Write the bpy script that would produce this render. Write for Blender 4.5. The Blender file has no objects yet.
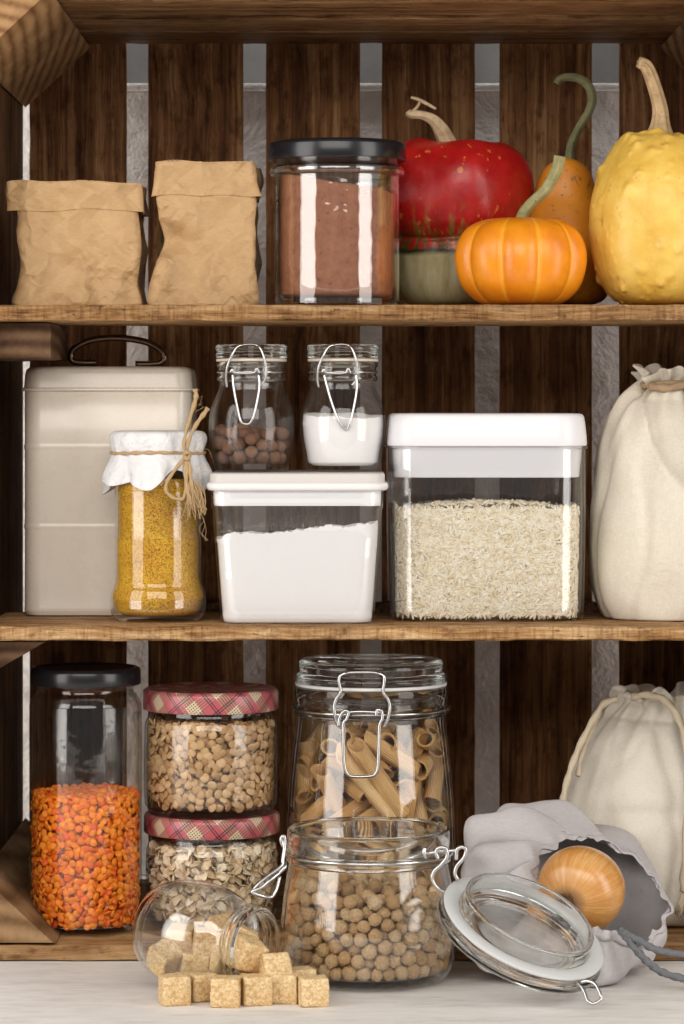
import bpy, bmesh, math, random
import numpy as np
from mathutils import Vector, Matrix, Quaternion, noise

random.seed(11)
rng = np.random.default_rng(5)
PI = math.pi
scene = bpy.context.scene
COL = scene.collection

# ------------------------------------------------------------------ measuring: photo point + depth -> metres
D, F, HOR, CX = 2.0, 3077.0, 405.0, 342.0


def S(Y):
    return (D + Y) / F


def P(px, py, Y=0.0):
    s = S(Y)
    return Vector(((px - CX) * s, Y, (HOR - py) * s))


Z1, Z1B = 0.0656, 0.0546        # upper shelf top / underside
Z2, Z2B = -0.1436, -0.1540      # lower shelf
Z3 = -0.3510                    # crate floor
ZT = -0.3620                    # table
YB = 0.283                      # front face of the back boards
XL, XR, ZTOP = -0.2352, 0.2842, 0.2656


# ------------------------------------------------------------------ scene helpers
def link(o, parent=None):
    COL.objects.link(o)
    if parent is not None:
        o.parent = parent
    return o


def tag(o, label=None, cat=None, group=None, kind=None):
    if label:
        o['label'] = label
    if cat:
        o['category'] = cat
    if group:
        o['group'] = group
    if kind:
        o['kind'] = kind
    return o


def thing(name, label, cat, loc=(0, 0, 0), rot=None, group=None):
    o = bpy.data.objects.new(name, None)
    o.empty_display_size = 0.01
    COL.objects.link(o)
    o.location = loc
    if rot is not None:
        o.rotation_mode = 'QUATERNION'
        o.rotation_quaternion = rot
    return tag(o, label, cat, group)


def mesh_data(name, verts, faces, mat=None, smooth=True, uvs=None):
    me = bpy.data.meshes.new(name)
    me.from_pydata([tuple(v) for v in verts], [], [tuple(f) for f in faces])
    if uvs is not None:
        ul = me.uv_layers.new(name='UVMap')
        flat = np.array([c for f in uvs for uv in f for c in uv], dtype=np.float32)
        ul.data.foreach_set('uv', flat)
    if smooth and len(me.polygons):
        me.polygons.foreach_set('use_smooth', [True] * len(me.polygons))
    if mat is not None:
        me.materials.append(mat)
    me.update()
    return me


def mk(name, vf, mat, parent=None, smooth=True, loc=None, auto=None):
    verts, faces = vf[0], vf[1]
    uvs = vf[2] if len(vf) > 2 else None
    me = mesh_data(name, verts, faces, mat, smooth, uvs)
    o = bpy.data.objects.new(name, me)
    link(o, parent)
    if loc is not None:
        o.location = loc
    if auto is not None and smooth:
        me.set_sharp_from_angle(angle=math.radians(auto))
    return o


def join_vf(*vfs):
    V, Fc = [], []
    for v, f in [(a[0], a[1]) for a in vfs]:
        k = len(V)
        V += [tuple(x) for x in v]
        Fc += [tuple(i + k for i in q) for q in f]
    return V, Fc


def xf(vf, M):
    return [M @ Vector(v) for v in vf[0]], vf[1]


# ------------------------------------------------------------------ shape helpers
def crom(pts, k=6, closed=False):
    """Catmull-Rom through pts (tuples of any length)."""
    A = [np.array(p, float) for p in pts]
    n = len(A)
    out = []
    last = n if closed else n - 1
    for i in range(last):
        if closed:
            p0, p1, p2, p3 = A[(i - 1) % n], A[i], A[(i + 1) % n], A[(i + 2) % n]
        else:
            p1, p2 = A[i], A[i + 1]
            p0 = A[i - 1] if i > 0 else 2 * p1 - p2
            p3 = A[i + 2] if i + 2 < n else 2 * p2 - p1
        for j in range(k):
            t = j / k
            out.append(0.5 * ((2 * p1) + (-p0 + p2) * t + (2 * p0 - 5 * p1 + 4 * p2 - p3) * t * t + (-p0 + 3 * p1 - 3 * p2 + p3) * t ** 3))
    if not closed:
        out.append(A[-1])
    return out


def lathe(prof, n=72, fn=None, uv=False):
    """prof: [(r, z)]; r == 0 at an end closes it with a fan. fn(theta, r, z, i) -> (x, y, z) may bend it."""
    V, Fc, U = [], [], []
    idx = []
    L = [0.0]
    for a, b in zip(prof[:-1], prof[1:]):
        L.append(L[-1] + math.hypot(b[0] - a[0], b[1] - a[1]))
    rmax = max(p[0] for p in prof)
    for i, (r, z) in enumerate(prof):
        if r < 1e-7:
            idx.append([len(V)])
            V.append(fn(0, 0, z, i) if fn else (0, 0, z))
        else:
            ring = []
            for j in range(n):
                t = 2 * PI * j / n
                ring.append(len(V))
                V.append(fn(t, r, z, i) if fn else (r * math.cos(t), r * math.sin(t), z))
            idx.append(ring)
    for i in range(len(prof) - 1):
        a, b = idx[i], idx[i + 1]
        for j in range(n):
            j2 = (j + 1) % n
            u0, u1 = 2 * PI * rmax * j / n, 2 * PI * rmax * (j + 1) / n
            if len(a) == 1 and len(b) == 1:
                continue
            if len(a) == 1:
                Fc.append((a[0], b[j2], b[j]))
                U.append(((u0, L[i]), (u1, L[i + 1]), (u0, L[i + 1])))
            elif len(b) == 1:
                Fc.append((a[j], a[j2], b[0]))
                U.append(((u0, L[i]), (u1, L[i]), (u0, L[i + 1])))
            else:
                Fc.append((a[j], a[j2], b[j2], b[j]))
                U.append(((u0, L[i]), (u1, L[i]), (u1, L[i + 1]), (u0, L[i + 1])))
    return (V, Fc, U) if uv else (V, Fc)


def tube(pts, r, n=8, k=6, closed=False, rk=None):
    """Round wire through pts; r a number or one per point."""
    rs = r if isinstance(r, (list, tuple)) else [r] * len(pts)
    q = crom([tuple(p) + (rr,) for p, rr in zip(pts, rs)], k, closed) if k > 1 else [np.array(tuple(p) + (rr,)) for p, rr in zip(pts, rs)]
    C = [Vector(a[:3]) for a in q]
    m = len(C)
    T = []
    for i in range(m):
        a = C[(i - 1) % m] if closed or i > 0 else C[i]
        b = C[(i + 1) % m] if closed or i < m - 1 else C[i]
        t = b - a
        T.append(t.normalized() if t.length > 1e-9 else Vector((0, 0, 1)))
    up = Vector((0, 0, 1)) if abs(T[0].z) < 0.9 else Vector((1, 0, 0))
    nrm = (up - T[0] * up.dot(T[0])).normalized()
    V, Fc = [], []
    for i in range(m):
        nrm = nrm - T[i] * nrm.dot(T[i])
        nrm = nrm.normalized() if nrm.length > 1e-6 else T[i].orthogonal().normalized()
        bi = T[i].cross(nrm)
        for j in range(n):
            a = 2 * PI * j / n
            rr = q[i][3] * (rk(i, a) if rk else 1.0)
            V.append(C[i] + (nrm * math.cos(a) + bi * math.sin(a)) * rr)
    for i in range(m if closed else m - 1):
        i2 = (i + 1) % m
        for j in range(n):
            j2 = (j + 1) % n
            Fc.append((i * n + j, i2 * n + j, i2 * n + j2, i * n + j2))
    if not closed:
        Fc.append(tuple(range(n)))
        Fc.append(tuple((m - 1) * n + j for j in reversed(range(n))))
    return V, Fc


def rrect(hw, hd, rc, n=7, m=6):
    """rounded rectangle outline in plan, flat sides cut into m."""
    pts = []
    rc = max(1e-5, min(rc, hw * .999, hd * .999))
    for cx, cy, a0 in ((hw - rc, hd - rc, 0), (-hw + rc, hd - rc, PI / 2), (-hw + rc, -hd + rc, PI), (hw - rc, -hd + rc, 1.5 * PI)):
        arc = [(cx + rc * math.cos(a0 + PI / 2 * i / n), cy + rc * math.sin(a0 + PI / 2 * i / n)) for i in range(n + 1)]
        pts.append(arc)
    out = []
    for i in range(4):
        out += pts[i]
        a, b = pts[i][-1], pts[(i + 1) % 4][0]
        for q in range(1, m):
            t = q / m
            out.append((a[0] + (b[0] - a[0]) * t, a[1] + (b[1] - a[1]) * t))
    return out


def loft(rings, cap0=True, cap1=True, closed=False):
    """rings: lists of 3-D points, equal length."""
    V, Fc = [], []
    n = len(rings[0])
    for r in rings:
        V += [tuple(p) for p in r]
    m = len(rings)
    for i in range(m if closed else m - 1):
        i2 = (i + 1) % m
        for j in range(n):
            j2 = (j + 1) % n
            Fc.append((i * n + j, i * n + j2, i2 * n + j2, i2 * n + j))
    if cap0 and not closed:
        Fc.append(tuple(reversed(range(n))))
    if cap1 and not closed:
        Fc.append(tuple((m - 1) * n + j for j in range(n)))
    return V, Fc


def box_loft(prof, rc=0.01, n=7, m=6):
    """prof: [(hw, hd, z[, rc])] rounded-rectangle rings from bottom to top."""
    rings = []
    for p in prof:
        c = p[3] if len(p) > 3 else rc
        rings.append([(x, y, p[2]) for x, y in rrect(p[0], p[1], c, n, m)])
    return loft(rings)


def box(x0, x1, y0, y1, z0, z1, bev=0.0015):
    bm = bmesh.new()
    bmesh.ops.create_cube(bm, size=1)
    for v in bm.verts:
        v.co = Vector((x0 if v.co.x < 0 else x1, y0 if v.co.y < 0 else y1, z0 if v.co.z < 0 else z1))
    if bev > 0:
        bmesh.ops.bevel(bm, geom=list(bm.edges), offset=bev, segments=2, profile=0.7, affect='EDGES')
    V = [v.co.copy() for v in bm.verts]
    bm.verts.index_update()
    Fc = [tuple(v.index for v in f.verts) for f in bm.faces]
    bm.free()
    return V, Fc


def ngrid_box(x0, x1, y0, y1, z0, z1, nx, ny, nz, wob, seed=0.0, rnd=0.002, freq=1.0):
    """a plank whose faces and worn edges waver a little."""
    V, Fc, ids = [], [], {}

    def vid(i, j, k):
        key = (i, j, k)
        if key not in ids:
            p = Vector((x0 + (x1 - x0) * i / nx, y0 + (y1 - y0) * j / ny, z0 + (z1 - z0) * k / nz))
            ex = (j in (0, ny)) + (k in (0, nz)) + (i in (0, nx))
            q = p + Vector((seed, seed * 1.7, seed * .3))
            d = Vector((noise.noise(q * 60 * freq), noise.noise(q * 60 * freq + Vector((9, 0, 0))), noise.noise(q * 60 * freq + Vector((0, 9, 0)))))
            d += 0.6 * Vector((noise.noise(q * 260), noise.noise(q * 260 + Vector((5, 0, 0))), noise.noise(q * 260 + Vector((0, 5, 0)))))
            p = p + d * wob
            if ex >= 2:
                c = Vector(((x0 + x1) / 2, (y0 + y1) / 2, (z0 + z1) / 2))
                e = rnd * (1 + 0.7 * noise.noise(q * 45))
                if j in (0, ny):
                    p.y += e if p.y < c.y else -e
                if k in (0, nz):
                    p.z += e * .5 if p.z < c.z else -e * .5
            ids[key] = len(V)
            V.append(p)
        return ids[key]
    for i in range(nx):
        for j in range(ny):
            Fc.append((vid(i, j, nz), vid(i + 1, j, nz), vid(i + 1, j + 1, nz), vid(i, j + 1, nz)))
            Fc.append((vid(i, j, 0), vid(i, j + 1, 0), vid(i + 1, j + 1, 0), vid(i + 1, j, 0)))
        for k in range(nz):
            Fc.append((vid(i, 0, k), vid(i + 1, 0, k), vid(i + 1, 0, k + 1), vid(i, 0, k + 1)))
            Fc.append((vid(i, ny, k), vid(i, ny, k + 1), vid(i + 1, ny, k + 1), vid(i + 1, ny, k)))
    for j in range(ny):
        for k in range(nz):
            Fc.append((vid(0, j, k), vid(0, j, k + 1), vid(0, j + 1, k + 1), vid(0, j + 1, k)))
            Fc.append((vid(nx, j, k), vid(nx, j + 1, k), vid(nx, j + 1, k + 1), vid(nx, j, k + 1)))
    return V, Fc


def ellipsoid(a, b, c, n=12, m=8, fn=None):
    V, Fc = [(0, 0, -c)], []
    for i in range(1, m):
        t = PI * i / m
        for j in range(n):
            f = 2 * PI * j / n
            V.append((a * math.sin(t) * math.cos(f), b * math.sin(t) * math.sin(f), -c * math.cos(t)))
    V.append((0, 0, c))
    for j in range(n):
        j2 = (j + 1) % n
        Fc.append((0, 1 + j2, 1 + j))
        for i in range(m - 2):
            p = 1 + i * n
            Fc.append((p + j, p + j2, p + n + j2, p + n + j))
        p = 1 + (m - 2) * n
        Fc.append((p + j, p + j2, len(V) - 1))
    if fn:
        V = [fn(Vector(v)) for v in V]
    return V, Fc


# ------------------------------------------------------------------ materials
class NT:
    def __init__(self, name):
        self.m = bpy.data.materials.new(name)
        self.m.use_nodes = True
        self.t = self.m.node_tree
        self.t.nodes.clear()
        self.out = self.n('ShaderNodeOutputMaterial')

    def n(self, kind, **kw):
        nd = self.t.nodes.new(kind)
        for k, v in kw.items():
            setattr(nd, k, v)
        return nd

    def set(self, sock, v):
        if hasattr(v, 'is_output'):
            self.t.links.new(v, sock)
        elif isinstance(v, (tuple, list)) and len(v) == 3 and sock.type == 'RGBA':
            sock.default_value = (*v, 1)
        else:
            sock.default_value = v

    def coord(self, which='Object'):
        return self.n('ShaderNodeTexCoord').outputs[which]

    def mapv(self, vec, scale=(1, 1, 1), rot=(0, 0, 0), loc=(0, 0, 0)):
        nd = self.n('ShaderNodeMapping')
        self.set(nd.inputs['Vector'], vec)
        nd.inputs['Scale'].default_value = scale
        nd.inputs['Rotation'].default_value = rot
        self.set(nd.inputs['Location'], loc)
        return nd.outputs[0]

    def noise(self, vec, scale=5, detail=3, rough=.55, dist=0):
        nd = self.n('ShaderNodeTexNoise')
        self.set(nd.inputs['Vector'], vec)
        nd.inputs['Scale'].default_value = scale
        nd.inputs['Detail'].default_value = detail
        nd.inputs['Roughness'].default_value = rough
        nd.inputs['Distortion'].default_value = dist
        return nd.outputs['Fac']

    def voro(self, vec, scale=5, feature='F1', out='Distance', rand=1, metric='EUCLIDEAN'):
        nd = self.n('ShaderNodeTexVoronoi', feature=feature)
        if feature != 'DISTANCE_TO_EDGE':
            nd.distance = metric
        self.set(nd.inputs['Vector'], vec)
        nd.inputs['Scale'].default_value = scale
        nd.inputs['Randomness'].default_value = rand
        return nd.outputs[out]

    def ramp(self, fac, stops, interp='LINEAR'):
        nd = self.n('ShaderNodeValToRGB')
        cr = nd.color_ramp
        cr.interpolation = interp
        while len(cr.elements) < len(stops):
            cr.elements.new(0.5)
        for e, (p, c) in zip(cr.elements, stops):
            e.position = p
            e.color = (*c, 1) if len(c) == 3 else c
        self.set(nd.inputs[0], fac)
        return nd.outputs[0]

    def bw(self, fac, a, b):
        """clamped 0..1 step from a to b"""
        nd = self.n('ShaderNodeMapRange')
        self.set(nd.inputs[0], fac)
        nd.inputs[1].default_value = a
        nd.inputs[2].default_value = b
        return nd.outputs[0]

    def mix(self, fac, a, b, mode='MIX'):
        nd = self.n('ShaderNodeMix', data_type='RGBA', blend_type=mode)
        self.set(nd.inputs[0], fac)
        self.set(nd.inputs[6], a)
        self.set(nd.inputs[7], b)
        return nd.outputs[2]

    def math(self, op, a, b=0.0, c=None):
        nd = self.n('ShaderNodeMath', operation=op)
        self.set(nd.inputs[0], a)
        self.set(nd.inputs[1], b)
        if c is not None:
            self.set(nd.inputs[2], c)
        return nd.outputs[0]

    def sep(self, vec):
        nd = self.n('ShaderNodeSeparateXYZ')
        self.set(nd.inputs[0], vec)
        return nd.outputs

    def comb(self, x, y, z):
        nd = self.n('ShaderNodeCombineXYZ')
        for i, v in enumerate((x, y, z)):
            self.set(nd.inputs[i], v)
        return nd.outputs[0]

    def vadd(self, a, b):
        nd = self.n('ShaderNodeVectorMath', operation='ADD')
        self.set(nd.inputs[0], a)
        self.set(nd.inputs[1], b)
        return nd.outputs[0]

    def rnd(self):
        """a random number per object and per loose piece"""
        a = self.n('ShaderNodeObjectInfo').outputs['Random']
        b = self.n('ShaderNodeNewGeometry').outputs['Random Per Island']
        return self.math('FRACT', self.math('ADD', a, b))

    def bump(self, h, strength=.3, dist=.001, normal=None):
        nd = self.n('ShaderNodeBump')
        self.set(nd.inputs['Height'], h)
        nd.inputs['Strength'].default_value = strength
        nd.inputs['Distance'].default_value = dist
        if normal is not None:
            self.set(nd.inputs['Normal'], normal)
        return nd.outputs[0]

    def pbr(self, base, rough=.5, metal=0, normal=None, **kw):
        b = self.n('ShaderNodeBsdfPrincipled')
        self.set(b.inputs['Base Color'], base)
        self.set(b.inputs['Roughness'], rough)
        self.set(b.inputs['Metallic'], metal)
        if normal is not None:
            self.set(b.inputs['Normal'], normal)
        for k, v in kw.items():
            self.set(b.inputs[k.replace('_', ' ')], v)
        self.t.links.new(b.outputs[0], self.out.inputs[0])
        return self.m


def srgb(r, g, b):
    f = lambda c: (c / 255 / 12.92) if c / 255 <= .04045 else ((c / 255 + .055) / 1.055) ** 2.4
    return (f(r), f(g), f(b))


def wood(name, stops, grain=(420, 420, 9), rough=.6, bump=.5, ringmix=.35, knots=True, island=True, edge=None, saw=False):
    """long-grained timber; grain = frequency along x, y, z"""
    t = NT(name)
    c = t.coord()
    if island:
        r = t.n('ShaderNodeNewGeometry').outputs['Random Per Island']
        c = t.vadd(c, t.comb(t.math('MULTIPLY', r, 3.1), t.math('MULTIPLY', r, 7.7), t.math('MULTIPLY', r, 5.3)))
    warp = t.noise(c, 9, 2, .5)
    cw = t.vadd(c, t.comb(t.math('MULTIPLY', warp, .012), t.math('MULTIPLY', warp, .012), t.math('MULTIPLY', warp, .012)))
    fine = t.noise(t.mapv(cw, grain), 1, 4, .65)
    broad = t.noise(t.mapv(cw, tuple(g * .22 for g in grain)), 1, 2, .5)
    v = t.math('ADD', t.math('MULTIPLY', fine, 1 - ringmix), t.math('MULTIPLY', broad, ringmix))
    v = t.bw(v, .34, .66)
    col = t.ramp(v, stops)
    big = t.noise(c, 22, 3, .6)
    col = t.mix(t.bw(big, .35, .75), col, t.mix(1, col, (.62, .55, .5), 'MULTIPLY'))
    if island:
        col = t.mix(t.math('MULTIPLY', r, .75), col, t.mix(1, col, (.6, .56, .54), 'MULTIPLY'))
    mot = t.noise(t.mapv(c, tuple(min(140.0, max(g * .5, 55.0)) for g in grain)), 1, 4, .7)
    col = t.mix(t.bw(mot, .50, .66), col, t.mix(1, col, (.52, .46, .42), 'MULTIPLY'))
    pores = t.noise(t.mapv(cw, tuple(g * 2.6 for g in grain)), 1, 3, .7)
    col = t.mix(t.bw(pores, .62, .78), col, t.mix(1, col, (.35, .3, .28), 'MULTIPLY'))
    h = t.math('ADD', v, t.math('MULTIPLY', pores, .3))
    if saw:                                     # saw marks standing across the cut front edge, and dark specks
        sw = t.noise(t.mapv(c, (420, 160, 45)), 1, 3, .65)
        col = t.mix(t.bw(sw, .48, .68), col, t.mix(1, col, (.70, .62, .52), 'MULTIPLY'))
        sp = t.noise(t.mapv(c, (150, 150, 330)), 1, 4, .7)
        col = t.mix(t.bw(sp, .64, .72), col, (.10, .045, .018))
        h = t.math('ADD', h, t.math('MULTIPLY', sw, .8))
    return t.pbr(col, rough, 0, t.bump(h, bump, .0012), Specular_IOR_Level=.14)


def glass_thin(name, tint=(.97, .985, .98), edge=(.62, .68, .66), k=1.0, base_f=.040, ripple=.05):
    """clear thin wall: passes light straight through, mirrors by the glancing angle"""
    t = NT(name)
    lw = t.n('ShaderNodeLayerWeight')
    lw.inputs[0].default_value = .5
    f = lw.outputs['Facing']
    f5 = t.math('POWER', f, 4.5)
    fac = t.math('MINIMUM', t.math('MULTIPLY', t.math('ADD', base_f, t.math('MULTIPLY', f5, .9)), k), .95)
    tr = t.n('ShaderNodeBsdfTransparent')
    t.set(tr.inputs[0], t.mix(t.math('POWER', f, 3.0), tint, edge))
    gl = t.n('ShaderNodeBsdfGlossy')
    gl.inputs['Roughness'].default_value = .025
    t.set(gl.inputs['Normal'], t.bump(t.noise(t.coord(), 55, 2, .5), ripple, .004))
    gl.inputs['Color'].default_value = (1, 1, 1, 1)
    mx = t.n('ShaderNodeMixShader')
    t.set(mx.inputs[0], fac)
    t.t.links.new(tr.outputs[0], mx.inputs[1])
    t.t.links.new(gl.outputs[0], mx.inputs[2])
    t.t.links.new(mx.outputs[0], t.out.inputs[0])
    return t.m


def glass_solid(name, col=(.96, .985, .975), rough=0.0):
    t = NT(name)
    g = t.n('ShaderNodeBsdfGlass')
    g.inputs['Color'].default_value = (*col, 1)
    g.inputs['IOR'].default_value = 1.46
    g.inputs['Roughness'].default_value = rough
    t.t.links.new(g.outputs[0], t.out.inputs[0])
    return t.m


def cloth(name, base, var=.12, weave=1500, rough=.9, bump=.35):
    t = NT(name)
    c = t.coord()
    x, y, z = t.sep(c)
    a = t.noise(t.mapv(c, (weave, weave, weave * .18)), 1, 2, .6)
    b = t.noise(t.mapv(c, (weave * .18, weave * .18, weave)), 1, 2, .6)
    w = t.math('ADD', a, b)
    blot = t.noise(c, 30, 4, .6)
    col = t.mix(t.bw(w, .8, 1.2), tuple(v * (1 - var) for v in base), base)
    col = t.mix(t.bw(blot, .3, .8), col, t.mix(1, col, (.93, .92, .9), 'MULTIPLY'))
    cr = t.noise(c, 38, 3, .55, .6)
    nb = t.bump(cr, .35, .004)
    return t.pbr(col, rough, 0, t.bump(w, bump, .0003, nb), Specular_IOR_Level=.15)


def folds(p, ks, seed, freq=12.0):
    """straight, sharp-crested creases of limited length: sum of masked triangle waves"""
    h = 0.0
    for i in range(ks):
        a = 2.399 * i + seed
        d = Vector((math.cos(a), math.sin(a * 1.7) * .5, math.sin(a)))
        f = freq * (.7 + .25 * ((i * 7) % 5))
        w = d.dot(p) * f + seed * 3.1 + i * 1.37 + .25 * noise.noise(p * 18 + Vector((i * 3.1, seed, 0)))
        tri = abs((w % 1.0) - .5) * 2 - .5
        m = noise.noise(p * 17 + Vector((seed, i * 5.7, 0)))
        m = max(0.0, min(1.0, m * 2.2 + .35))
        h += tri * m / (f / freq)
    return h / ks


def plain(name, col, rough=.4, metal=0, **kw):
    return NT(name).pbr(col, rough, metal, None, **kw)

# ================================================================== materials in use
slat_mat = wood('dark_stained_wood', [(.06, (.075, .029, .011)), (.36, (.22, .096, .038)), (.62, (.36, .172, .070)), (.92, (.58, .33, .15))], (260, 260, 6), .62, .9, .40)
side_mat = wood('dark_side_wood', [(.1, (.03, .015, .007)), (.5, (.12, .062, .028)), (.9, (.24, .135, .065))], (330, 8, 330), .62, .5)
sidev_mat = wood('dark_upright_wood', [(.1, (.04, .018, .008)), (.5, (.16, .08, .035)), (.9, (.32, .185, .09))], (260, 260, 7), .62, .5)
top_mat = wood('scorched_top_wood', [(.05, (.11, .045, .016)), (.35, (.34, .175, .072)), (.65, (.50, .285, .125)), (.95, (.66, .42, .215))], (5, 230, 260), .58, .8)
shelf_mat = wood('golden_pine', [(.05, (.13, .055, .018)), (.28, (.40, .215, .083)), (.6, (.58, .355, .165)), (.95, (.74, .53, .30))], (20, 260, 330), .6, 1.0, saw=True)
floor_mat = wood('pine_floor_board', [(.05, (.20, .10, .038)), (.4, (.45, .26, .11)), (.95, (.66, .44, .23))], (9, 200, 260), .6, .6)


def ring_wood(name, dark, mid, light, cx, cz, freq=105, rough=.6):
    """corner post: growth rings showing as curved grain"""
    t = NT(name)
    c = t.coord()
    w = t.noise(c, 11, 2, .45)
    x, y, z = t.sep(c)
    dx = t.math('SUBTRACT', x, cx)
    dz = t.math('SUBTRACT', z, cz)
    yy = t.math('MULTIPLY', t.math('ADD', y, .05), .55)
    r = t.math('SQRT', t.math('ADD', t.math('MULTIPLY', dx, dx), t.math('ADD', t.math('MULTIPLY', dz, dz), t.math('MULTIPLY', yy, yy))))
    r = t.math('ADD', r, t.math('MULTIPLY', w, .014))
    s = t.math('SINE', t.math('MULTIPLY', r, freq * 2 * PI))
    s = t.math('ADD', t.math('MULTIPLY', s, .24), .5)
    fine = t.noise(t.mapv(c, (300, 30, 300)), 1, 3, .6)
    v = t.math('ADD', t.math('MULTIPLY', s, .72), t.math('MULTIPLY', fine, .28))
    col = t.ramp(v, [(.2, dark), (.45, mid), (.8, light)])
    blot = t.noise(c, 25, 3, .6)
    col = t.mix(t.bw(blot, .4, .8), col, t.mix(1, col, (.5, .45, .42), 'MULTIPLY'))
    return t.pbr(col, rough, 0, t.bump(v, .5, .001), Specular_IOR_Level=.15)


post_mat = ring_wood('corner_post_wood', (.12, .052, .020), (.36, .195, .083), (.52, .32, .155), -.30, .30)
post_low_mat = ring_wood('corner_post_pale_wood', (.09, .045, .02), (.26, .15, .07), (.42, .27, .14), -.32, -.42, 70)
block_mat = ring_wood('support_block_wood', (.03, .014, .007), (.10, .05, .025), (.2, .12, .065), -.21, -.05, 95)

GT = glass_thin('jar_glass', (1, 1, 1), (.87, .89, .88), k=1.35)
GTP = glass_thin('clear_plastic', tint=(1, 1, 1), edge=(.84, .84, .87), k=1.1)
GTR = glass_thin('clear_box_plastic', tint=(1, 1, 1), edge=(.84, .84, .87), k=1.6)
GTC = glass_thin('cocoa_jar_glass', (1, 1, 1), (.87, .89, .88), k=2.4, ripple=.09)
GS = glass_solid('thick_glass', (.985, .992, .987))
steel = plain('bright_steel_wire', (.60, .60, .60), .2, 1)
black_lid = plain('black_lacquer', (.009, .009, .012), .26, 0, Coat_Weight=.1)
white_plastic = plain('white_plastic', (.76, .75, .78), .34, 0, Subsurface_Weight=.0)
gasket_cream = plain('cream_rubber', (.72, .64, .52), .6)
gasket_white = plain('white_rubber', (.80, .81, .81), .55)


def grain_mat(name, stops, rough=.55, nscale=400, bump=.25, extra=None, bdist=.0006, **kw):
    t = NT(name)
    r = t.rnd()
    col = t.ramp(r, stops)
    c = t.coord()
    nz = t.noise(c, nscale, 3, .6)
    col = t.mix(t.bw(nz, .35, .75), col, t.mix(1, col, (.82, .78, .74), 'MULTIPLY'))
    if extra:
        col = extra(t, c, col)
    return t.pbr(col, rough, 0, t.bump(nz, bump, bdist), Specular_IOR_Level=.28, **kw)


# ================================================================== camera, light
cam = bpy.data.cameras.new('camera')
cam.sensor_fit = 'VERTICAL'
cam.sensor_height = 36
cam.sensor_width = 24
cam.lens = 36 * F / 1024
cam.shift_y = -(512 - HOR) / 1024
cam.clip_start, cam.clip_end = .05, 50
cam.dof.use_dof = True
cam.dof.focus_distance = 1.985
cam.dof.aperture_fstop = 20
co = bpy.data.objects.new('camera', cam)
co.location = (0, -D, 0)
co.rotation_euler = (PI / 2, 0, 0)
link(co)
scene.camera = co


def area(name, loc, target, sx, sy, power, col=(1, 1, 1), spread=None):
    l = bpy.data.lights.new(name, 'AREA')
    l.shape = 'RECTANGLE'
    l.size, l.size_y = sx, sy
    l.energy = power
    l.color = col
    if spread:
        l.spread = math.radians(spread)
    o = bpy.data.objects.new(name, l)
    o.location = loc
    d = Vector(target) - Vector(loc)
    o.rotation_mode = 'QUATERNION'
    o.rotation_quaternion = d.to_track_quat('-Z', 'Y')
    return link(o)


area('softbox_left', (-1.02, -.66, .12), (-.02, .0, -.05), .66, 1.25, 11.5, (1, .955, .905))
area('softbox_right', (1.02, -.70, .12), (.02, .0, -.05), .56, 1.25, 9.5, (1, .955, .905))
area('front_softbox', (-.1, -1.80, .74), (0, 0, -.12), 1.7, .9, 21.0, (1, .95, .89))
area('gap_fill_left', (-.42, .322, -.05), (0, .362, -.05), .045, .80, .85)  # added fill behind the crate, no real lamp: brightens the left slat gaps
area('gap_fill_right', (.50, .322, -.05), (0, .362, -.05), .045, .80, .80)  # added unseen fill for the right-hand slat gaps
area('gap_fill_top', (.0, .325, .46), (0, .362, .10), .8, .05, .75)  # added unseen fill from above, lifts the upper slat gaps

world = bpy.data.worlds.new('World')
scene.world = world
world.use_nodes = True
bg = world.node_tree.nodes.get('Background') or world.node_tree.nodes.new('ShaderNodeBackground')
bg.inputs[0].default_value = (1, .98, .95, 1)
bg.inputs[1].default_value = .17

scene.view_settings.view_transform = 'Standard'
scene.view_settings.look = 'None'
scene.view_settings.exposure = 0
scene.view_settings.gamma = 1
scene.render.engine = 'CYCLES'
cy = scene.cycles
cy.max_bounces = 24
cy.diffuse_bounces = 4
cy.glossy_bounces = 8
cy.transmission_bounces = 20
cy.transparent_max_bounces = 48
cy.caustics_refractive = True
cy.caustics_reflective = False
cy.sample_clamp_indirect = 4
cy.blur_glossy = .3
cy.use_denoising = True
try:
    cy.denoiser = 'OPENIMAGEDENOISE'
    cy.denoising_input_passes = 'RGB_ALBEDO_NORMAL'
except Exception:
    pass

# ================================================================== the setting
t = NT('white_table_top')
c = t.coord()
n1 = t.noise(t.mapv(c, (14, 60, 14)), 1, 5, .62)
n2 = t.noise(t.mapv(c, (60, 160, 60)), 1, 4, .65)
tc = t.ramp(t.math('ADD', t.math('MULTIPLY', n1, .6), t.math('MULTIPLY', n2, .4)), [(.3, (.62, .58, .54)), (.5, (.79, .76, .725)), (.68, (.86, .84, .81))])
table_mat = t.pbr(tc, .6, 0, t.bump(n2, .3, .001))
tag(mk('table_top', box(-1.6, 1.6, -.9, 1.3, ZT - .03, ZT, .002), table_mat), kind='structure')

t = NT('grey_plaster')
c = t.coord()
n1 = t.noise(c, 9, 5, .6)
n2 = t.noise(c, 60, 4, .65)
wc = t.ramp(n1, [(.3, (.14, .135, .13)), (.65, (.23, .225, .22))])
plaster = t.pbr(wc, .8, 0, t.bump(t.math('ADD', n1, t.math('MULTIPLY', n2, .4)), .6, .006))
tag(mk('back_wall', box(-2.2, 2.2, 1.02, 1.06, ZT - .02, 1.6, 0), plaster), kind='structure')

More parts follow.
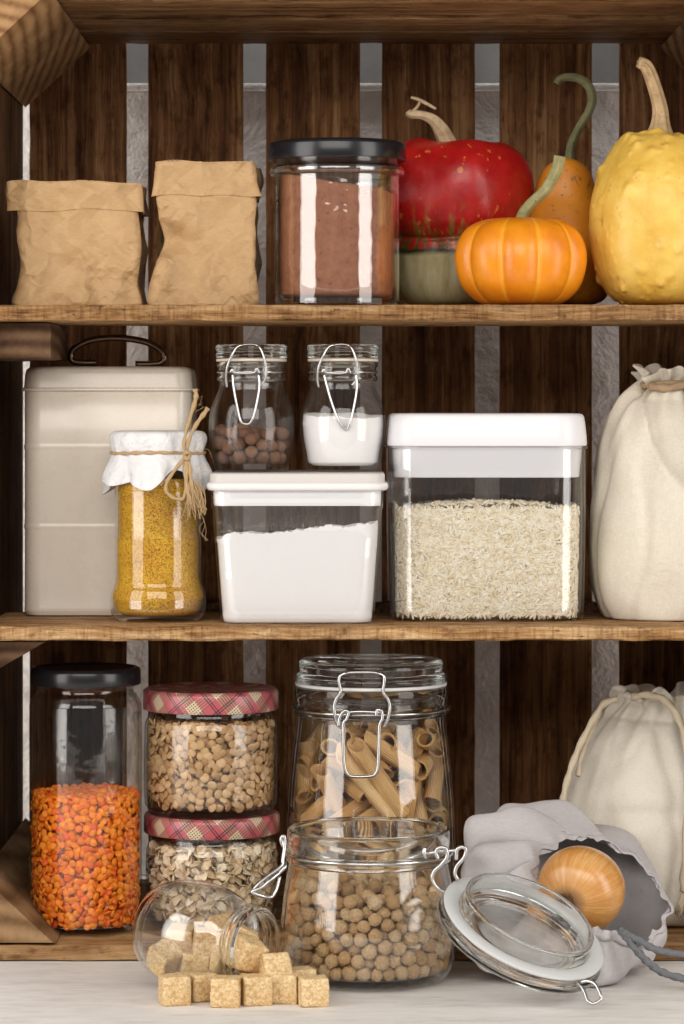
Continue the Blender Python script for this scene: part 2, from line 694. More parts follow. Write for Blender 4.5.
# a white painted panelled ledge in front of the grey wall: its top edge shows in the upper gaps
t = NT('white_painted_panel')
c = t.coord()
n1 = t.noise(c, 16, 5, .65, .6)
n2 = t.noise(c, 90, 4, .65)
wc = t.ramp(n1, [(.3, (.52, .475, .44)), (.6, (.72, .68, .64))])
panel_mat = t.pbr(wc, .6, 0, t.bump(t.math('ADD', n1, t.math('MULTIPLY', n2, .4)), .7, .008))
zt_panel = P(0, 83, .36).z
tag(mk('wall_panel', join_vf(box(-1.2, 1.2, .366, .44, ZT + .0005, zt_panel - .006, .001), box(-1.2, 1.2, .360, .44, zt_panel - .0058, zt_panel, .002)), panel_mat), kind='structure')

# ================================================================== the crate
crate = thing('wooden_crate', 'dark brown wooden crate on its side, fitted with two pine shelves', 'crate', (0, 0, ZT))
OFF = Vector((0, 0, -ZT))


def cpart(name, vf, mat, smooth=True, auto=35):
    return mk(name, ([Vector(v) + OFF for v in vf[0]], vf[1]), mat, crate, smooth, auto=auto)


slats = []
for i, (a, b) in enumerate(((29.5, 126), (148, 243), (266, 360), (382, 475), (500, 592), (620, 716))):
    xa, xb = P(a, 0, YB).x, P(b, 0, YB).x
    slats.append(ngrid_box(xa, xb, YB, YB + .010, Z3 - .009, ZTOP + .010, 6, 1, 40, .0004, i * 3.3, .0012))
cpart('slat_panel', join_vf(*slats), slat_mat)
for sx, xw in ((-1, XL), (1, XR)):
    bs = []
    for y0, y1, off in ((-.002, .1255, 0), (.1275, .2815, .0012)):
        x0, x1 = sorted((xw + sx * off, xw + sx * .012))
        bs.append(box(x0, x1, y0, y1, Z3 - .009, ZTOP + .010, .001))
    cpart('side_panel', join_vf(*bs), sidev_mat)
bs = [ngrid_box(XL - .012, XR + .012, y0, y1, ZTOP + dz, ZTOP + .012, 60, 4, 1, .0005, y0 * 40, .0012) for y0, y1, dz in ((-.002, .024, .0), (.037, .110, .0012), (.126, .196, .0004), (.210, YB - .001, .0016))]
bs.append(box(XL - .012, XR + .012, -.002, YB - .001, ZTOP + .0125, ZTOP + .020, 0))  # unseen cover added over the boards to keep their gaps dark
cpart('top_panel', join_vf(*bs), top_mat)
bs = [ngrid_box(XL - .012, XR + .012, y0, y1, Z3 - .0106, Z3 + dz, 80, 5, 2, .0004, y0 * 50 + 2, .0012) for y0, y1, dz in ((0, .095, 0), (.098, .19, .0004), (.192, YB - .001, 0))]
cpart('floor_panel', join_vf(*bs), floor_mat)


def post(corner, ax, az, y0, y1):
    """three-sided corner post, running front to back; ax / az = how far it reaches along board and side"""
    (x, z) = corner
    rings = []
    tri = [Vector((x, 0, z)), Vector((x + ax, 0, z)), Vector((x, 0, z + az))]
    cen = (tri[0] + tri[1] + tri[2]) / 3
    for y, k in ((y0, .955), (y0 + .003, 1), (y0 + .06, 1), (y0 + .12, 1), (y1 - .06, 1), (y1, 1)):
        rings.append([Vector((cen.x + (p.x - cen.x) * k, y, cen.z + (p.z - cen.z) * k)) for p in tri])
    return loft(rings)


g = .0006
cpart('corner_post', post((XL + g, ZTOP - g), .0480, -.0445, -.030, YB - .002), post_mat, auto=30)
cpart('corner_post', post((XR - g, ZTOP - g), -.0480, -.0445, -.030, YB - .002), ring_wood('corner_post_wood_right', (.06, .028, .012), (.24, .13, .06), (.40, .25, .125), .36, .29), auto=30)
cpart('corner_post', post((XL + g, Z3 + g), .0480, .0445, .0015, YB - .002), post_low_mat, auto=30)
cpart('corner_post', post((XR - g, Z3 + g), -.0480, .0445, .0015, YB - .002), post_low_mat, auto=30)
cpart('shelf', ngrid_box(XL + .001, XR - .001, 0, .146, Z1B, Z1, 150, 8, 5, .00035, 1.3, .0009), shelf_mat)
cpart('shelf', ngrid_box(XL + .001, XR - .001, 0, .146, Z2B, Z2, 150, 8, 5, .00035, 6.1, .0018), shelf_mat)
# what carries the shelves
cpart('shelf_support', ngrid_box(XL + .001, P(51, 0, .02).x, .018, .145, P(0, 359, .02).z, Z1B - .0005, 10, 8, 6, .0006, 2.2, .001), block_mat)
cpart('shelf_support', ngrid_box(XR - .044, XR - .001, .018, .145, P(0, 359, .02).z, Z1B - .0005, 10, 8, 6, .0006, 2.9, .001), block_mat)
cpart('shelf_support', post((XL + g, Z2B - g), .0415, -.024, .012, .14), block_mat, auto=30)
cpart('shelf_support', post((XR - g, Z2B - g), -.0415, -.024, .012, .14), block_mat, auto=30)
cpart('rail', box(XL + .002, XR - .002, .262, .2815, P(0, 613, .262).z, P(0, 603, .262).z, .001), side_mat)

# ================================================================== upper shelf
# ---- kraft paper bags
t = NT('kraft_paper')
c = t.coord()
v1 = t.voro(t.vadd(c, t.comb(t.math('MULTIPLY', t.noise(c, 60, 2), .02), 0, t.math('MULTIPLY', t.noise(c, 55, 2), .02))), 55, 'DISTANCE_TO_EDGE')
v2 = t.noise(c, 45, 4, .6, 1.2)
fb = t.noise(t.mapv(c, (300, 300, 900)), 1, 3, .6)
col = t.mix(fb, (.44, .268, .118), (.55, .352, .172))
col = t.mix(t.bw(v2, .35, .75), col, t.mix(1, col, (.88, .85, .82), 'MULTIPLY'))
wq = t.vadd(c, t.comb(t.math('MULTIPLY', t.noise(c, 40, 2), .025), t.math('MULTIPLY', t.noise(c, 37, 2), .02), t.math('MULTIPLY', t.noise(c, 43, 2), .025)))
f1 = t.voro(t.mapv(c, (1, 1, 1), (.5, .7, .3)), 42, 'F1', metric='MANHATTAN')
f2 = t.voro(t.mapv(c, (1, 1, 1.3), (1.1, .2, .9)), 88, 'F1', metric='MANHATTAN')
mk_ = t.bw(t.noise(c, 26, 2, .5), .42, .62)
b0 = t.bump(f1, .60, .009)
b0 = t.bump(t.math('MULTIPLY', f2, mk_), .45, .004, b0)
b1 = t.bump(v2, .08, .003, b0)
b2 = t.bump(t.bw(v1, 0, .08), .10, .0008, b1)
kraft = t.pbr(col, .62, 0, t.bump(fb, .1, .0003, b2), Sheen_Weight=.05)


def crumple(p, seed, a):
    q = p + Vector((seed, 0, 0))
    d1 = noise.voronoi(Vector((q.x * 34, q.y * 34, q.z * 34)) + noise.noise_vector(q * 25) * .5)[0]
    d2 = noise.voronoi(Vector((q.x * 75, q.y * 75, q.z * 75)) + noise.noise_vector(q * 60) * .4)[0]
    v = noise.noise(q * 26) * .45 + (d2[1] - d2[0] - .3) * .12 + folds(p, 8, seed, 30.0) * 9.0
    return v * a


def paper_bag(label, cx, Y, base, pts, hd, seed, group, dent=None, cuff=None):
    """pts: [(px_left, px_right, py)] from base up; cuff: the same for the folded-over collar"""
    s = S(Y)
    loc = P(cx, 0, Y)
    loc.z = base
    root = thing('paper_bag', label, 'paper bag', loc, None, group)

    def ring(l, r, py, grow=0.0, n=6, m=40, top=0, rc=.0035):
        hw = (r - l) / 2 * s + grow
        xc = ((l + r) / 2 - cx) * s
        z = (HOR - py) * s - base
        out = []
        for x, y in rrect(hw, hd + grow, rc, n, m):
            p = Vector((x + xc, y, z))
            d = Vector((x / hw, y / (hd + grow), 0)).normalized()
            a = crumple(p, seed, .0022)
            if abs(x) > hw * .85 and abs(y) < hd * .75:          # pleat in the narrow side
                a -= .0065 * (1 - abs(y) / (hd * .75)) * min(1, max(0, z) / .03)
            if dent:
                for (dx, dz, rr, amp) in dent:
                    ddx, ddz = p.x - (dx - cx) * s, p.z - ((HOR - dz) * s - base)
                    if y < 0:
                        a -= amp * math.exp(-(ddx * ddx + ddz * ddz) / (rr * rr))
            p += d * a
            if top:
                p.z += top * noise.noise(p * 40 + Vector((seed, 2, 0)))
            if p.z < .0004:
                p.z = .0004
            out.append(p)
        return out
    prof = [tuple(p) for p in crom(pts, 14)]
    rings = [ring(*p) for p in prof]
    body = loft(rings, True, False)
    o = mk('body', body, kraft, root, auto=38)
    so = o.modifiers.new('thick', 'SOLIDIFY')
    so.thickness = .0004
    so.offset = 1
    cp = [tuple(p) for p in crom(cuff, 9)]
    rings = [ring(*p, grow=.0004 + .0008 * (len(cp) - i) / len(cp), top=.0012 if 0 < i < len(cp) - 1 else .002, rc=.0045) for i, p in enumerate(cp)]
    inner = [ring(cp[-1][0], cp[-1][1], cp[-1][2] + 1.0, grow=.0004, top=.003, rc=.008)] + [ring(cp[-1][0], cp[-1][1], cp[-1][2] + k, grow=-.0010, rc=.008) for k in (4, 14, 26)]
    o = mk('cuff', loft(rings + inner, False, False), kraft, root, auto=42)
    so = o.modifiers.new('thick', 'SOLIDIFY')
    so.thickness = .0004
    return root


paper_bag('short wide kraft paper bag with rolled-down cuff, left end of the top shelf', 81, .062, Z1,
          [(24, 143, 307), (18, 144, 303), (21, 143, 285), (23, 142, 255), (22, 141, 225), (20, 141, 205), (20, 141, 192)], .034, 1.7, 'kraft paper bags',
          dent=[(60, 262, .018, .0022), (118, 285, .014, .003)],
          cuff=[(12, 146, 214.5), (12.5, 146, 206), (12, 145.5, 195), (12.5, 144.5, 185)])
paper_bag('taller narrow kraft paper bag with dented side and folded cuff, beside the cocoa jar', 206, .060, Z1,
          [(156, 257, 307), (152, 258, 303), (153, 258, 285), (158, 258, 262), (157, 257, 240), (158, 256, 220), (158, 255, 200), (159, 256, 175)], .030, 5.2, 'kraft paper bags',
          dent=[(166, 240, .013, .010), (200, 252, .012, .004), (232, 225, .014, .0026)],
          cuff=[(155, 258, 198.5), (156, 257.5, 190), (157.5, 257, 176), (158.5, 256, 164.5)])


# ---- cocoa jar
def jar_prof(cx, Y, base, pts, tw=.0016, tb=.004, k=5):
    """outer px profile [(r_px, py)] base to mouth -> closed wall profile in metres"""
    s = S(Y)
    o = [tuple(p) for p in crom([(r * s, (HOR - py) * s - base) for r, py in pts], k)]
    o = [(max(r, 1e-4), max(z, 0.0003)) for r, z in o]
    inn = [(max(r - tw, 1e-4), z) for r, z in o if z > tb + .001]
    return [(0, 0.0012), (o[0][0] * .8, .0012), (o[0][0] * .9, .0003)] + o + inn[::-1] + [(inn[0][0] * .93, tb), (0, tb)]


def lidprof(r, z0, z1, bev=.0012, under=.6):
    return [(0, z0 + .001), (r * under, z0 + .001), (r - .001, z0), (r - .0003, z0 + .0002), (r, z0 + bev * .6), (r, z1 - bev * 1.6), (r - bev * .35, z1 - bev * .6), (r - bev * 1.3, z1), (r - bev * 2.2, z1 - .0001), (r - .0055, z1 - .0011), (0, z1 - .0013)]


def loc_of(cx, Y, base):
    v = P(cx, 0, Y)
    v.z = base
    return v


def zpx(py, Y, base):
    return (HOR - py) * S(Y) - base


t = NT('cocoa')
c = t.coord()
n1 = t.noise(c, 160, 5, .65)
cr = t.voro(t.mapv(c, (1, 1, .8)), 150, 'DISTANCE_TO_EDGE')
pit = t.noise(c, 260, 4, .75)
col = t.ramp(n1, [(.3, (.27, .095, .043)), (.65, (.39, .155, .076))])
col = t.mix(t.bw(pit, .60, .68), col, (.10, .034, .015))
cocoa_mat = t.pbr(col, .95, 0, t.bump(t.math('ADD', n1, pit), .5, .0015))

Y = .056
root = thing('cocoa_jar', 'glass jar of brown cocoa with black lid, middle of the top shelf', 'jar', loc_of(337, Y, Z1))
body = [(58, 307), (61.5, 304), (62.3, 298), (62.5, 240), (62.3, 185), (63, 177), (66.5, 175.5), (67.5, 172), (66, 168.5), (62, 167), (60.5, 163), (60.5, 152)]
mk('body', lathe(jar_prof(337, Y, Z1, body, .0017, .005), 96), GTC, root, auto=60)
mk('lid', lathe(lidprof(69 * S(Y), zpx(161.5, Y, Z1), zpx(143, Y, Z1), .0018), 96), black_lid, root, auto=40)


def powder(name, label, cat, cx, Y, base, rp, pyb, pyt, mat, wob, n=120, tilt=(0, 0), freq=60, rfn=None, dome=0.0, m=30, side=.0004):
    s = S(Y)
    zb, zt = zpx(pyb, Y, base), zpx(pyt, Y, base)
    prof = [(0, zb), (rp * s * .9, zb), (rp * s, zb + .002)]
    prof += [(rp * s, zb + .002 + (zt - zb - .002) * i / m) for i in range(1, m + 1)]
    prof += [(rp * s * k, zt) for k in (.985, .95, .88, .78, .65, .5, .35, .18)] + [(0, zt)]

    def fn(th, r, z, i):
        x, y = r * math.cos(th), r * math.sin(th)
        f = max(0, (z - zb) / (zt - zb))
        q = Vector((x, y, 0))
        w = noise.noise(q * freq + Vector((cx, 0, 0))) + .5 * noise.noise(q * freq * 2.7 + Vector((0, cx, 0))) + .3 * noise.noise(q * freq * 7)
        zz = z + (w * wob + tilt[0] * x + tilt[1] * y + dome * (1 - (r / (rp * s)) ** 2)) * f ** 3
        rr = r
        if rfn:
            rr = rfn(th, r, z)
        k = 1 + side / max(rp * s, 1e-6) * noise.noise(Vector((x * 90, y * 90, z * 120)))
        if r > 0:
            x, y = rr * k * math.cos(th), rr * k * math.sin(th)
        return (x, y, zz)
    o = mk(name, lathe(prof, n, fn), mat, None, loc=loc_of(cx, Y, base), auto=70)
    return tag(o, label, cat, None, 'stuff')


powder('cocoa_powder', 'brown cocoa powder in the black-lidded jar on the top shelf', 'cocoa powder', 337, Y, Z1, 58.2, 297.5, 186, cocoa_mat, .0022, tilt=(-.16, .0), side=.0009)

# ---- squashes and gourds
def fruit_mat(name, fn, rough=.35, spec=.5):
    t = NT(name)
    c = t.coord()
    col, h = fn(t, c)
    rg = t.bw(t.noise(c, 60, 4, .65), .3, .7)
    rr = t.math('ADD', rough - .06, t.math('MULTIPLY', rg, .22))
    return t.pbr(col, rr, 0, t.bump(h, .35, .0014), Specular_IOR_Level=spec, Coat_Weight=.06, Coat_Roughness=.25)


def stem_mat(name, a, b, dark=(.12, .08, .04)):
    t = NT(name)
    c = t.coord('UV')
    o = t.coord()
    n1 = t.noise(o, 120, 4, .65)
    n2 = t.noise(o, 420, 3, .6)
    col = t.ramp(n1, [(.3, a), (.65, b)])
    col = t.mix(t.bw(n2, .6, .8), col, dark)
    return t.pbr(col, .75, 0, t.bump(n2, .4, .0008))


stem_green = stem_mat('green_stem', (.20, .19, .075), (.34, .31, .15), (.09, .08, .03))
stem_olive = stem_mat('olive_stem', (.085, .09, .035), (.16, .155, .07), (.04, .04, .02))
stem_tan = stem_mat('dry_tan_stem', (.34, .21, .10), (.54, .38, .21), (.20, .115, .05))
stem_pale = stem_mat('dry_pale_stem', (.36, .25, .135), (.55, .42, .26), (.2, .13, .06))


def ridged(nr, amp, twist=0.0):
    return lambda i, a: 1 + amp * (abs(math.cos(a * nr / 2 + i * twist)) - .5)


def pumpkin_vf(cx, Y, base, prof, ribs, depth, phase=0, n=160, k=8, dy=1.0, wob=.0, sharp=.6, bumps=None, mods=None):
    s = S(Y)
    pr = [(max(r * s, 0), (HOR - py) * s - base) for r, py in prof]
    q = [tuple(p) for p in crom(pr, k)]
    q = [(max(r, 0), z) for r, z in q]
    q[0] = (0, q[0][1])
    q[-1] = (0, q[-1][1])
    rm = max(r for r, z in q)
    if bumps is not None:
        bz = [z for r, z in q]
        br_ = [r for r, z in q]
        done = []
        for (a_, f_, b_r, b_a) in bumps:
            ii = f_ * (len(q) - 1)
            rr_ = float(np.interp(ii, range(len(q)), br_)) * (1 - depth * .3)
            zz_ = float(np.interp(ii, range(len(q)), bz))
            done.append((Vector((rr_ * math.cos(a_), rr_ * math.sin(a_), zz_)), b_r, b_a * 1.25))
        bumps = done

    def fn(th, r, z, i):
        if r < 1e-7:
            return (0, 0, z)
        g = abs(math.sin((th + phase) * ribs / 2)) ** sharp if ribs else 1
        dd = depth * (1 - g) * (r / rm) ** .5
        rr = r * (1 - dd)
        p = Vector((rr * math.cos(th), rr * math.sin(th) * dy, z))
        w = wob * noise.noise(p * 30 + Vector((cx, 0, 0)))
        p *= 1 + w
        if bumps is not None:
            nn = Vector((p.x, p.y, (z - q[0][1]) - (q[-1][1] - q[0][1]) / 2)).normalized()
            h = 0
            for (b, br, ba) in bumps:
                d2 = (p - b).length_squared
                if d2 < br * br * 7:
                    h += ba * math.exp(-d2 / (br * br))
            p += nn * h
        if mods:
            p = mods(p, th)
        return p
    return lathe(q, n, fn)


def stem_of(root, name, cx, Y, base, pts, radii, mat, nr=5, amp=.28, n=20, twist=.02):
    o = Vector(loc_of(cx, Y, base))
    P3 = [P(x, y, yy) - o for x, y, yy in pts]
    return mk(name, tube(P3, [r * S(Y) for r in radii], n, 8, rk=ridged(nr, amp, twist)), mat, root)


# small orange pumpkin, front
def f_orange(t, c):
    n = t.noise(c, 40, 4, .6)
    sp = t.noise(c, 300, 3, .7)
    col = t.ramp(n, [(.3, (.66, .175, .005)), (.7, (.86, .31, .010))])
    x, y, z = t.sep(c)
    a = t.math('ARCTAN2', y, x)
    st = t.math('ABSOLUTE', t.math('SINE', t.math('ADD', t.math('MULTIPLY', a, 5), .35)))
    col = t.mix(t.bw(st, .28, .0), col, (.92, .40, .03))
    col = t.mix(t.bw(sp, .70, .78), col, (.62, .25, .02))
    return col, t.math('ADD', n, t.math('MULTIPLY', sp, .2))


Y = .052
root = thing('pumpkin', 'small glossy orange ribbed pumpkin with pale green stem, front of the top shelf', 'pumpkin', loc_of(521, Y, Z1))
mk('body', pumpkin_vf(521, Y, Z1, [(0, 303), (20, 305.5), (42, 303), (60, 288), (67.5, 265), (66, 246), (57, 230), (42, 221.5), (26, 219), (10, 222), (0, 224)], 10, .115, .07), fruit_mat('orange_skin', f_orange, .3), root)
stem_of(root, 'stem', 521, Y, Z1, [(521, 225, Y), (523, 214, Y - .002), (531, 203, Y - .004), (545, 190, Y - .006), (554, 175, Y - .008), (558.5, 163, Y - .01), (560, 156, Y - .011)], [7.5, 5.6, 5.0, 5.2, 5.4, 5.4, 5.6], stem_green, 5, .3)


# turban squash
def f_red(t, c):
    x, y, z = t.sep(c)
    n = t.noise(c, 55, 4, .6)
    red = t.ramp(n, [(.3, (.33, .004, .006)), (.7, (.52, .014, .012))])
    sp = t.noise(t.mapv(c, (150, 150, 110)), 1, 2, .6)
    red = t.mix(t.math('MULTIPLY', t.bw(sp, .655, .70), .6), red, (.66, .25, .05))
    a = t.math('ARCTAN2', y, x)
    stk = t.noise(t.comb(t.math('MULTIPLY', a, 8.5), t.math('MULTIPLY', z, 45), 0), 1, 3, .6)
    low = t.bw(z, .075, .050)
    red = t.mix(t.math('MULTIPLY', t.math('MULTIPLY', t.bw(stk, .52, .62), low), .75), red, (.26, .22, .05))
    gs = t.noise(t.mapv(c, (210, 210, 150)), 1, 3, .6)
    red = t.mix(t.math('MULTIPLY', t.bw(gs, .47, .52), t.bw(z, .062, .041)), red, (.06, .075, .015))
    zz = t.math('ADD', z, t.math('MULTIPLY', t.math('SUBTRACT', t.noise(c, 45, 3), .5), .006))
    wn = t.noise(t.comb(t.math('MULTIPLY', a, 4), t.math('MULTIPLY', z, 20), 0), 1, 4, .6)
    wht = t.ramp(wn, [(.25, (.25, .20, .07)), (.5, (.47, .41, .21)), (.75, (.66, .60, .42))])
    col = t.mix(t.bw(zz, .0405, .0415), t.mix(t.bw(zz, .0365, .0395), wht, (.03, .035, .01)), red)
    return col, t.math('ADD', n, t.math('MULTIPLY', sp, .3))


Y = .135
root = thing('turban_squash', 'red turban squash with yellow flecks and whitish underside, behind the orange pumpkin', 'squash', loc_of(453, Y, Z1))
mk('body', pumpkin_vf(453, Y, Z1, [(0, 304.8), (30, 306), (50, 303), (62, 288), (66, 262), (65, 246), (63, 240.5), (67, 236), (75, 222), (79, 200), (77.5, 178), (69, 159), (52, 147), (32, 143), (12, 147), (0, 149)], 5, .05, .6, sharp=1.2, wob=.05), fruit_mat('turban_skin', f_red, .3), root)
st = stem_of(root, 'stem', 453, Y, Z1, [(449, 152, Y - .003), (446, 141, Y - .004), (441, 130, Y - .006), (433, 120, Y - .007), (422, 115, Y - .008), (411, 114, Y - .008), (408, 111, Y - .008)], [12, 8.5, 7, 5.5, 4, 4, 2.6], stem_pale, 6, .35, twist=.06)
stem_of(st, 'tendril', 453, Y, Z1, [(412, 112, Y - .008), (417, 107, Y - .010), (420, 101, Y - .011), (418, 99, Y - .011), (411, 97.5, Y - .011)], [1.6, 1.5, 1.4, 1.6, 1.6], stem_pale, 3, .2, 8)
stem_of(st, 'tendril', 453, Y, Z1, [(411, 97.5, Y - .011), (418, 99.5, Y - .012), (427, 104, Y - .012), (436, 109, Y - .012)], [1.4, 1.8, 1.8, 1.2], stem_pale, 3, .2, 8)


# dull orange gourd behind
def f_gourd(t, c):
    n = t.noise(c, 45, 4, .6)
    sp = t.noise(c, 190, 3, .65)
    col = t.ramp(n, [(.3, (.56, .19, .012)), (.7, (.70, .28, .018))])
    col = t.mix(t.bw(sp, .60, .68), col, (.24, .12, .03))
    return col, n


Y = .125
root = thing('gourd', 'dull orange gourd with long hooked olive stem, between the pumpkin and the yellow gourd', 'gourd', loc_of(566, Y, Z1))
mk('body', pumpkin_vf(566, Y, Z1, [(0, 303), (25, 305), (42, 296), (47, 270), (45, 240), (39, 215), (33, 196), (29, 180), (23, 168), (13, 162), (0, 161)], 0, 0, wob=.05), fruit_mat('gourd_skin', f_gourd, .42), root)
stem_of(root, 'stem', 566, Y, Z1, [(569, 166, Y), (569.5, 155, Y), (572, 142, Y), (580, 126, Y), (588, 113, Y), (592, 100, Y), (589, 87, Y), (580, 79, Y), (568, 77, Y), (560, 79, Y), (556.5, 84, Y)], [6.5, 4.6, 4.2, 4, 4, 4.2, 4.4, 4.2, 3.8, 3.6, 3.8], stem_olive, 5, .25)


# yellow warty gourd, right end
def f_yellow(t, c):
    n = t.noise(c, 50, 4, .6)
    br = t.noise(t.mapv(c, (120, 120, 80)), 1, 3, .6)
    col = t.ramp(n, [(.3, (.68, .40, .055)), (.7, (.82, .56, .12))])
    col = t.mix(t.bw(br, .63, .72), col, (.56, .29, .06))
    g = t.noise(c, 150, 3, .6)
    return col, t.math('ADD', t.math('MULTIPLY', n, .6), g)


Y = .060
s = S(Y)
bumps = []
r2 = random.Random(4)
for i in range(230):
    big = r2.random() < .22
    bumps.append((r2.uniform(PI * .8, PI * 2.2), r2.uniform(.12, .86), r2.uniform(.0024, .0042) if big else r2.uniform(.0012, .0020), r2.uniform(.0010, .0020) if big else r2.uniform(.0003, .0008)))
root = thing('gourd', 'plump yellow warty gourd with curved tan stem, right end of the top shelf', 'gourd', loc_of(660, Y, Z1))
mk('body', pumpkin_vf(660, Y, Z1, [(0, 304.5), (25, 305.5), (47, 299), (62, 278), (70, 250), (72, 222), (70, 198), (62, 172), (50, 152), (36, 139.5), (20, 135), (8, 137), (0, 138)], 8, .03, .3, n=260, k=14, bumps=bumps, sharp=1.0, wob=.02), fruit_mat('yellow_skin', f_yellow, .36), root)
stem_of(root, 'stem', 660, Y, Z1, [(660, 141, Y), (660, 134, Y), (660.5, 122, Y - .001), (660, 108, Y - .002), (656, 92, Y - .004), (650, 74, Y - .006), (645, 65, Y - .008), (639, 62.5, Y - .010)], [19, 12, 8, 6.5, 6, 5.8, 5.6, 5], stem_tan, 6, .42, 30)

# ================================================================== middle shelf
# ---- cream tin
t = NT('cream_enamel')
c = t.coord()
n1 = t.noise(c, 30, 3)
sm = t.bw(t.noise(c, 45, 5, .7), .35, .75)
cream = t.pbr(t.mix(n1, (.80, .72, .615), (.85, .775, .675)), t.math('ADD', .22, t.math('MULTIPLY', sm, .16)), 0, t.bump(t.noise(c, 14, 2), .12, .003), Coat_Weight=.35, Coat_Roughness=.12)
bronze = plain('dark_bronze_wire', (.20, .14, .105), .26, 1)

YF = .089
hd = .046
Y = YF + hd
s = S(YF)
root = thing('storage_tin', 'tall cream metal tin with bronze handle, left end of the middle shelf', 'tin', loc_of(107, YF, Z2) + Vector((0, hd, 0)))
zt = lambda py: (HOR - py) * s - Z2
hw = 84 * s
prof = [(hw - .004, hd - .004, .0004, .010), (hw - .001, hd - .001, .0008, .012), (hw, hd, .003, .0125), (hw + .0004, hd + .0004, .0045, .0125), (hw, hd, .006, .0125)]
for py in (527, 447):
    z = zt(py)
    prof += [(hw, hd, z - .0050, .0125), (hw, hd, z - .0024, .0125), (hw, hd, z - .0022, .0125), (hw + .0005, hd + .0005, z - .0010, .013), (hw + .0005, hd + .0005, z + .0010, .013), (hw, hd, z + .0022, .0125), (hw, hd, z + .0024, .0125), (hw, hd, z + .0050, .0125)]
prof += [(hw, hd, zt(391), .0125), (hw - .001, hd - .001, zt(389.5), .0125)]
mk('body', box_loft(prof, n=10, m=10), cream, root, auto=50)
prof = [(hw - .001, hd - .001, zt(391), .0125), (hw + .0016, hd + .0016, zt(391.2), .0135), (hw + .0024, hd + .0024, zt(390), .014), (hw + .0022, hd + .0022, zt(388.6), .0138), (hw + .0006, hd + .0006, zt(387.6), .013),
        (hw + .0004, hd + .0004, zt(384), .013), (hw - .0002, hd - .0002, zt(374), .0125), (hw - .0010, hd - .001, zt(369.5), .0125), (hw - .0032, hd - .0032, zt(367), .0115), (hw - .007, hd - .007, zt(366.2), .009), (hw - .03, hd - .03, zt(365.8), .006)]
mk('lid', box_loft(prof, n=10, m=10), cream, root, auto=50)
o = Vector(root.location)
yh = YF + hd * .75
k = S(YF) / S(yh)
hp = [(92, 363), (78, 363), (68, 361), (66.5, 354), (72, 347), (86, 340.5), (104, 338), (124, 338.5), (144, 342.5), (157, 350), (161.5, 357), (158, 363), (146, 364.5), (132, 364.5)]
hp = [Vector(((px - 107) * s, yh - Y, (HOR - py + 1.0) * s - Z2)) for px, py in hp]
mk('handle', tube(hp, .0023, 10, 6), bronze, root)

# ---- spice jar under a paper cover
t = NT('curry_spice')
c = t.coord()
vv = t.voro(c, 1500, 'F1', 'Color')
vr = t.sep(vv)[0]
col = t.ramp(vr, [(.02, (.20, .08, .008)), (.2, (.52, .27, .012)), (.55, (.68, .40, .018)), (.85, (.78, .52, .05)), (.97, (.55, .20, .02))])
nb = t.noise(c, 45, 3)
col = t.mix(t.bw(nb, .3, .7), col, t.mix(1, col, (.78, .66, .5), 'MULTIPLY'))
spice_mat = t.pbr(col, .9, 0, t.bump(vr, .6, .0012))

t = NT('white_wrapping_paper')
c = t.coord()
n1 = t.noise(c, 110, 4, .6, .8)
n2 = t.noise(c, 45, 3, .6)
vv = t.voro(c, 95, 'DISTANCE_TO_EDGE')
col = t.mix(n1, (.68, .68, .70), (.79, .785, .795))
fl = t.noise(c, 240, 2, .6)
col = t.mix(t.bw(fl, .70, .74), col, (.55, .52, .48))
wrap_mat = t.pbr(col, .8, 0, t.bump(t.bw(vv, 0, .15), .3, .001, t.bump(n1, .5, .0022)))


def twine_mat(name, a, b):
    t = NT(name)
    c = t.coord()
    n = t.noise(t.mapv(c, (900, 900, 900)), 1, 3, .6)
    return t.pbr(t.mix(n, a, b), .9, 0, t.bump(n, .6, .0006))


jute = twine_mat('jute_twine', (.34, .215, .10), (.56, .40, .22))

Y = .021 + 48 * S(.05)
s = S(Y)
B = Z2
root = thing('spice_jar', 'glass jar of yellow spice under white paper tied with twine, before the cream tin', 'jar', loc_of(158, Y, B))
base_py = (HOR - (B) / s)
prof = [(40, base_py), (44, base_py - 3), (47.5, base_py - 10), (48, base_py - 20), (46.5, base_py - 30), (44, base_py - 36), (43, base_py - 44), (43.2, 540), (43.2, 490), (41, 476), (38, 466), (38, 440)]
mk('body', lathe(jar_prof(158, Y, B, prof, .0016, .0045), 96), GT, root, auto=60)
sp = powder('ground_spice', 'coarse yellow ground spice filling the jar under the white paper cover', 'spice', 158, Y, B, 45.6, base_py - 6.5, 478, spice_mat, .0008,
            rfn=lambda th, r, z: r * np.interp(z, [0.0045, .010, .014, .0185, .022, .026, .030, .2], [.86, .96, 1.0, .985, .955, .915, .895, .895]), m=60, side=.0)
# paper cover
cap = []
zc = lambda py: zpx(py, Y, B)
prof = [(0, 431.5), (20, 431.3), (36, 431), (44, 432), (47, 435), (47.6, 440), (47, 446), (45.8, 450.5), (45.4, 452.5), (46, 455), (47, 460), (48.5, 465), (50.5, 472), (52, 479), (52.8, 484)]
prof = [tuple(p) for p in crom([(r * s, zc(py)) for r, py in prof], 4)]
zneck = zc(452.5)


